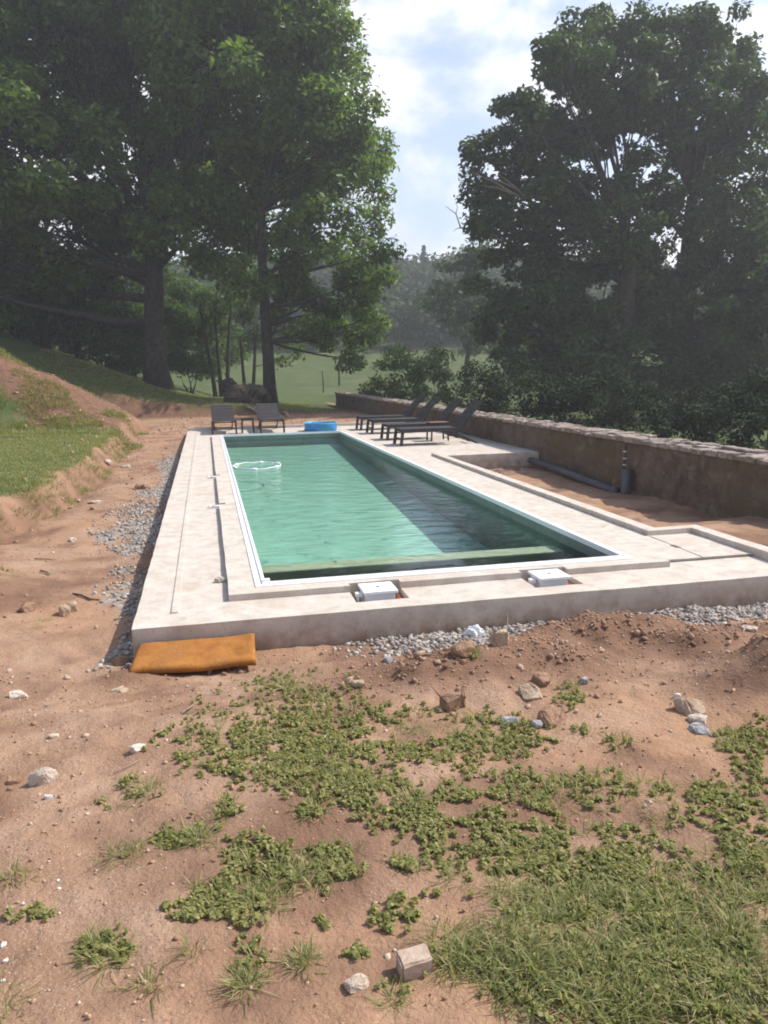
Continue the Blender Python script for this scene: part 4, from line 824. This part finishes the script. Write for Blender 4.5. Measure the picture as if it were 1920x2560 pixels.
# trees beyond the wall at the right
tree('broadleaf_tree', 'dark spreading tree behind the stone wall, its trunk rising mid-way along it', gnd(1338, 905, 37), .5, 8.0,
     bl([(1290, 105, 88), (1250, 220, 105), (1350, 190, 100), (1195, 130, 36), (1125, 232, 30), (1190, 330, 85), (1090, 320, 55), (1045, 400, 40), (1140, 430, 100), (1300, 380, 120), (1060, 475, 50), (1120, 540, 70), (1240, 530, 110), (1160, 640, 90), (1090, 690, 60), (1290, 660, 110), (1340, 500, 70), (1220, 760, 85), (1120, 760, 60), (1320, 770, 80), (1050, 640, 45), (1400, 700, 70), (1300, 45, 35), (1030, 330, 22), (1210, 85, 26), (1075, 235, 16)], 37, 3.2, 6), M_leafB, 31, 330, .285, .72, limb=.45)
tree('broadleaf_tree', 'dark tall tree behind the stone wall with its bare forks showing against the sky', gnd(1470, 925, 40), .5, 10.0,
     bl([(1440, 110, 85), (1565, 120, 65), (1540, 230, 95), (1430, 260, 80), (1600, 210, 50), (1640, 320, 60), (1490, 360, 60), (1600, 400, 70), (1650, 480, 60), (1400, 440, 60), (1560, 560, 90), (1430, 620, 90), (1500, 700, 110), (1620, 640, 90), (1560, 50, 36), (1500, 60, 40), (1400, 70, 40), (1440, 790, 75), (1560, 790, 85), (1660, 780, 80), (1380, 560, 50), (1700, 560, 110), (1720, 700, 110), (1560, 470, 50), (1480, 470, 35)], 40, 2.5, 8), M_leafB, 41, 320, .285, .72, limb=.6)
# bare twisted branch sticking out of the dark tree
m = MB(); A_ = at(1085, 520, 35.5); rg = random.Random(5)
m.tube([A_, at(1020, 497, 35.3), at(995, 492, 35), at(985, 462, 35), at(962, 445, 35)], [.06, .045, .035, .022, .008], 6); m.tube([at(995, 492, 35), at(987, 494, 34.9), at(978, 500, 35)], [.025, .015, .006], 5); m.tube([at(985, 462, 35), at(988, 447, 35), at(983, 430, 35)], [.02, .012, .005], 5)
for x0, y0, x1, y1 in ((1120, 410, 1050, 385), (1110, 420, 1040, 400), (1130, 430, 1020, 372), (1140, 455, 1070, 440), (1150, 440, 1075, 375)): m.tube([at(x0, y0, 35.4), at((x0+x1)/2, (y0+y1)/2-4, 35.3), at(x1, y1, 35.1)], [.045, .03, .01], 6)
tw = bpy.data.objects['broadleaf_tree.002']; b_ = np.array(tw.location); m.V = [tuple(np.array(v)-b_) for v in m.V]; m.build('dead_branch', M_twig, tw)
# slim trees behind the lawn crest
tree('slim_tree', 'slim tree with three dark stems between the thick trunk and lawn-corner tree', gnd(478, 828, 47), .13, 5.5, bl([(480, 560, 70), (440, 500, 60), (530, 520, 60), (470, 640, 45)], 47, 1.5, 3), M_leafC, 51, 130, .30, .9, stems=3, flare=1.2)
tree('slim_tree', 'forked slim tree close behind the lawn-corner tree', gnd(537, 838, 50), .13, 4.2, bl([(540, 620, 55), (505, 680, 40), (590, 640, 50), (545, 730, 30), (625, 760, 32)], 50, 1.2, 5), M_leafC, 61, 150, .28, .7, stems=2, flare=1.2)
tree('slim_tree', 'dark-stemmed tree highest up the lawn crest', gnd(98, 750, 47), .26, 4.5, bl([(90, 560, 85), (20, 600, 70), (150, 590, 60)], 47, 1.5, 7), M_leafC, 71, 120, .30, .9, flare=1.3)
tree('slim_tree', 'thin-stemmed tree second along the lawn crest', gnd(170, 770, 48), .18, 4.0, bl([(180, 600, 70), (230, 640, 60), (130, 650, 45)], 48, 1.5, 9), M_leafC, 81, 120, .30, .9, flare=1.3)
def shrub(label, px, py, dist, blobs, lm, seed, dens=260, leaf=.24, lobe=.55, group=None, name='shrub', cat='shrub'):
    return tree(name, label, gnd(px, py, dist), .06, .5, bl(blobs, dist, .8, seed), lm, seed, dens, leaf, lobe, cat, group, stems=3, limb=.7, flare=1.1)
gr = 'shrubs behind the lawn crest'
shrub('yellow-green shrub highest up the lawn crest', 40, 720, 49, [(30, 680, 60), (90, 700, 45), (-30, 660, 60)], M_leafC, 201, group=gr, leaf=.26, lobe=.8)
shrub('green shrub between the two dark stems of the lawn crest', 220, 790, 48, [(140, 700, 40), (200, 720, 50), (240, 690, 45), (190, 760, 35)], M_leafC, 203, group=gr, leaf=.26, lobe=.8)
shrub('low bright shrub on the uphill side of the thick trunk', 285, 800, 48, [(280, 730, 45), (310, 690, 50), (250, 775, 35), (295, 780, 35)], M_leafC, 205, group=gr, leaf=.26, lobe=.8)
shrub('leafy shrub on the downhill side of the thick trunk', 410, 820, 49, [(400, 740, 50), (430, 690, 50), (390, 790, 35), (440, 775, 38), (370, 700, 40)], M_leafC, 207, group=gr, leaf=.26, lobe=.8)
# thicket further back on the left that closes the view under the crowns
shrub('tall leafy thicket behind the lawn crest shrubs', 200, 780, 58, [(60, 600, 80), (170, 620, 90), (280, 600, 90), (380, 610, 80), (120, 690, 70), (250, 700, 70), (360, 710, 70), (450, 680, 60), (0, 650, 80), (150, 760, 45), (330, 770, 50), (420, 770, 50), (480, 740, 45), (60, 720, 50), (240, 770, 50)], M_leafC, 209, 130, .36, 1.1, name='thicket', cat='thicket')
shrub('tall dark thicket closing the view behind the two trees by the wall', 1400, 860, 47, [(1120, 790, 60), (1220, 800, 70), (1320, 800, 70), (1420, 810, 70), (1520, 810, 75), (1620, 810, 80), (1260, 870, 50), (1400, 870, 55), (1560, 870, 60), (1680, 850, 70), (1080, 860, 45)], M_leafB, 241, 150, .36, 1.0, name='thicket', cat='thicket')
# bushes past the far end of the wall and behind it
shrub('rounded bush behind the far end of the stone wall', 850, 880, 37, [(850, 800, 45), (820, 840, 38), (880, 835, 42), (860, 770, 28), (800, 850, 22)], M_leafC, 211, 420, .17, .5, group='bushes behind the stone wall', name='bush', cat='bush')
shrub('taller upright bush behind the wall, beside the rounded bush', 940, 880, 35, [(940, 790, 38), (925, 840, 45), (965, 830, 38), (955, 765, 24), (900, 800, 26), (985, 860, 26)], M_leafC, 213, 420, .17, .45, group='bushes behind the stone wall', name='bush', cat='bush')
dk_ = [('dark bush where the loungers lean towards the wall', 1040, 905, 27, [(1040, 845, 45), (1090, 820, 55), (1000, 870, 30), (1070, 880, 40), (1020, 800, 30)]), ('dark bush behind the wall below the spreading tree', 1180, 930, 24, [(1160, 850, 60), (1220, 830, 60), (1190, 900, 50), (1250, 890, 50), (1120, 890, 40)]),
       ('dark bush around the foot of the spreading tree', 1350, 945, 23, [(1310, 850, 55), (1370, 870, 50), (1340, 925, 45), (1290, 915, 40), (1420, 925, 45)]), ('dark bush below the forked tree behind the wall', 1490, 965, 21, [(1460, 900, 55), (1530, 870, 60), (1500, 950, 50), (1440, 960, 45), (1560, 945, 50)]),
       ('dark bush behind the wall, past the kerb step and upright pipe', 1630, 985, 20, [(1600, 890, 60), (1660, 860, 70), (1640, 960, 60), (1590, 975, 45), (1710, 930, 70)])]
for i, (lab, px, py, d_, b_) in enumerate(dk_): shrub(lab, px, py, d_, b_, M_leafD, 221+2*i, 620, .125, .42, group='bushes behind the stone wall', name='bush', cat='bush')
tree('broadleaf_tree', 'mid-green tree out in the meadow below the hill wood', gnd(1010, 760, 62), .3, 3.0, bl([(1000, 600, 60), (960, 650, 42), (1045, 650, 55), (990, 690, 45), (1030, 560, 40), (1060, 720, 40)], 62, 2, 13), M_leafB, 91, 90, .40, 1.0)
shrub('small round bush on the meadow slope below the hill forest', 1010, 770, 76, [(1012, 752, 15), (1000, 758, 10), (1025, 757, 12)], M_leafB, 95, 120, .35, .6, name='bush', cat='bush')
# wood on the hill: reads as one mass
r0 = np.random.default_rng(404); Vs, Fs, cs = [], [], []; nb = 0; VT = []
for i in range(800):
    az = math.radians(r0.uniform(-3, 46)); d_ = 88+66*r0.uniform(0, 1)**.85; x, y = CAM[0]+d_*math.sin(az), CAM[1]+d_*math.cos(az)
    if d_ < 94+5*math.sin(az*11)+6*(az > .35): continue
    z = float(H(x, y)); con = r0.uniform() < (.10 if d_ > 135 else .03)
    h_ = r0.uniform(5, 7.4); rw = r0.uniform(2.0, 3.3); n = 150; q_ = r0.normal(size=(n, 3)); q_ /= np.linalg.norm(q_, axis=1)[:, None]
    if con: u = r0.uniform(0, 1, n); rr_ = (1-u)*rw*.75*np.sqrt(r0.uniform(.2, 1, n)); C = np.stack([x+rr_*q_[:, 0]*1.2, y+rr_*q_[:, 1]*1.2, z+1+u*(h_-.3)], -1)
    else: C = np.array([x, y, z+h_*.5])+q_*np.array([rw, rw, h_*.46])*(r0.uniform(.4, 1, n)**.6)[:, None]*(1+.25*np.sin(q_[:, :1]*5+i))
    V, Fx = leaves(C, .85, 1000+i, .4, q_, .7); Vs.append(V); Fs.append(Fx+nb); nb += len(V); cs.append(np.repeat(np.clip(r0.normal(.25 if con else .5, .25, n)+r0.normal(0, .15), 0, 1), 4))
c = np.concatenate(cs); tag(mesh_np('forest', np.concatenate(Vs), np.concatenate(Fs), M_leafF, col=np.stack([c]*3, -1)), 'mixed wood covering the far hill', 'forest', kind='stuff')
# posts in the meadow
for px, py, d_, h_, r_, lab in ((698, 838, 64, 1.75, .05, 'thin wooden post in the meadow, nearer the lawn-corner tree'), (732, 810, 74, 2.2, .09, 'thicker wooden post in the meadow under the hanging branch')):
    p = gnd(px, py, d_); m = MB(); m.tube([p-np.array([0, 0, .2]), p+np.array([.02, 0, h_*.5]), p+np.array([-.04, 0, h_])], [r_, r_*.96, r_*.9], 8); tag(m.build('fence_post', M_bark, None, True), lab, 'post', 'posts in the meadow')
M_dug = mat('shaded_dug_earth', [(0.05, 0.038, 0.028), (0.09, 0.066, 0.048), (0.13, 0.095, 0.07)], .95, 3, [(9, 1, .08), (40, .8, .02)])  # tree shade over the root heap put into the earth colour
# heap of dug roots and earth by the tree
def lump(c, s, seed, parent, mt, name):
    bm = bmesh.new(); bmesh.ops.create_icosphere(bm, subdivisions=4, radius=1)
    for v in bm.verts:
        p = np.array(v.co); a = np.array([p[0]*2.2+seed]); b_ = np.array([p[1]*2.2+p[2]*1.7]); k = 1+.55*float(fbm(a, b_, 4, seed)[0]); v.co = Vector(p*k*np.array(s))
    me = bpy.data.meshes.new(name); bm.to_mesh(me); bm.free(); o = link(name, me, mt, parent); o.location = c; return o
base = gnd(525, 862, 36.5); e = empty('root_heap', base); tag(e, 'shade-coloured heap of dug-up roots and earth at the lawn corner', 'root heap')
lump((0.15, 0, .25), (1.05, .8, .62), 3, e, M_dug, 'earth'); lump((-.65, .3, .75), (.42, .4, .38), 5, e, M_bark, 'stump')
m = MB(); rg = random.Random(9)
for i in range(12):
    a = rg.uniform(0, 6.28); p0 = np.array([.15+.7*math.cos(a), -.3+.5*math.sin(a), rg.uniform(.2, .8)]); d_ = np.array([math.cos(a)*.6, -abs(math.sin(a))*.5, rg.uniform(-.2, .35)])
    m = MB(); m.tube([p0, p0+d_*.5+np.array([0, 0, .08]), p0+d_], [.045, .03, .012], 6); m.build('root', M_bark, e, True)
for k, (pts, lab) in enumerate((([(532, 880), (545, 888), (556, 894), (563, 899)], 'pale bent root lying on the bank behind the far table'), ([(548, 884), (556, 887), (562, 889)], 'short pale root above the bent one on the bank'), ([(611, 893), (618, 898), (624, 904)], 'pale root on the bank behind the paddling pool'))):
    P = G([p[0] for p in pts], [p[1] for p in pts]); P[:, 2] += .06+.05*np.sin(np.arange(len(P))*1.5); m = MB(); m.tube(P, [.05]+[.045]*(len(P)-2)+[.02], 7); tag(m.build('root', M_root, None, True), lab, 'root', 'pale roots on the far bank')
# twigs
for k, (pts, r_, lab) in enumerate((([(392, 1551), (415, 1530), (433, 1508)], .005, 'thin dry twig on the earth below the foam slab'), ([(245, 1673), (275, 1660), (303, 1646)], .003, 'pale dry stalk on the earth beside the clover patch'), ([(895, 1433), (925, 1425), (955, 1418)], .006, 'bent twig on the earth in front of the deck'),
                                 ([(152, 1285-1000+1000), (170, 1288), (190, 1292), (216, 1300)], .008, 'dark twig on the slope of the trench'), ([(88, 1234), (103, 1239), (110, 1243)], .012, 'pale stick on the lip of the cut bank'), ([(75, 1211), (100, 1214), (122, 1216)], .007, 'long pale stalk on the lip of the cut bank'))):
    if k == 3: pts = [(158, 1285), (175, 1293), (195, 1299), (217, 1300)]
    P = G([p[0] for p in pts], [p[1] for p in pts]); P[:, 2] += r_+.006; m = MB(); m.tube(P, [r_]*(len(P)-1)+[r_*.4], 6); tag(m.build('twig', M_twig if k != 3 else M_bark, None, True), lab, 'twig', 'dry twigs on the earth')

# ------------------------------------------------------------------ volume added to imitate the veil of lens glare
VEIL_DENSITY = 0.0017
hm = bpy.data.materials.new('veil'); hm.use_nodes = True; t = hm.node_tree; t.nodes.clear(); o_ = N(t, 'ShaderNodeOutputMaterial')
pv_ = N(t, 'ShaderNodeVolumePrincipled', inp={'Color': (.92, .94, 1.0, 1), 'Density': VEIL_DENSITY, 'Anisotropy': .35}); L(t, pv_.outputs[0], o_.inputs['Volume'])
m = MB(); m.box((60, 340, 27.5), (1000, 740, 62)); hz = m.build('veil', hm); tag(hz, 'added pale lens-glare haze', 'veil', kind='stuff')
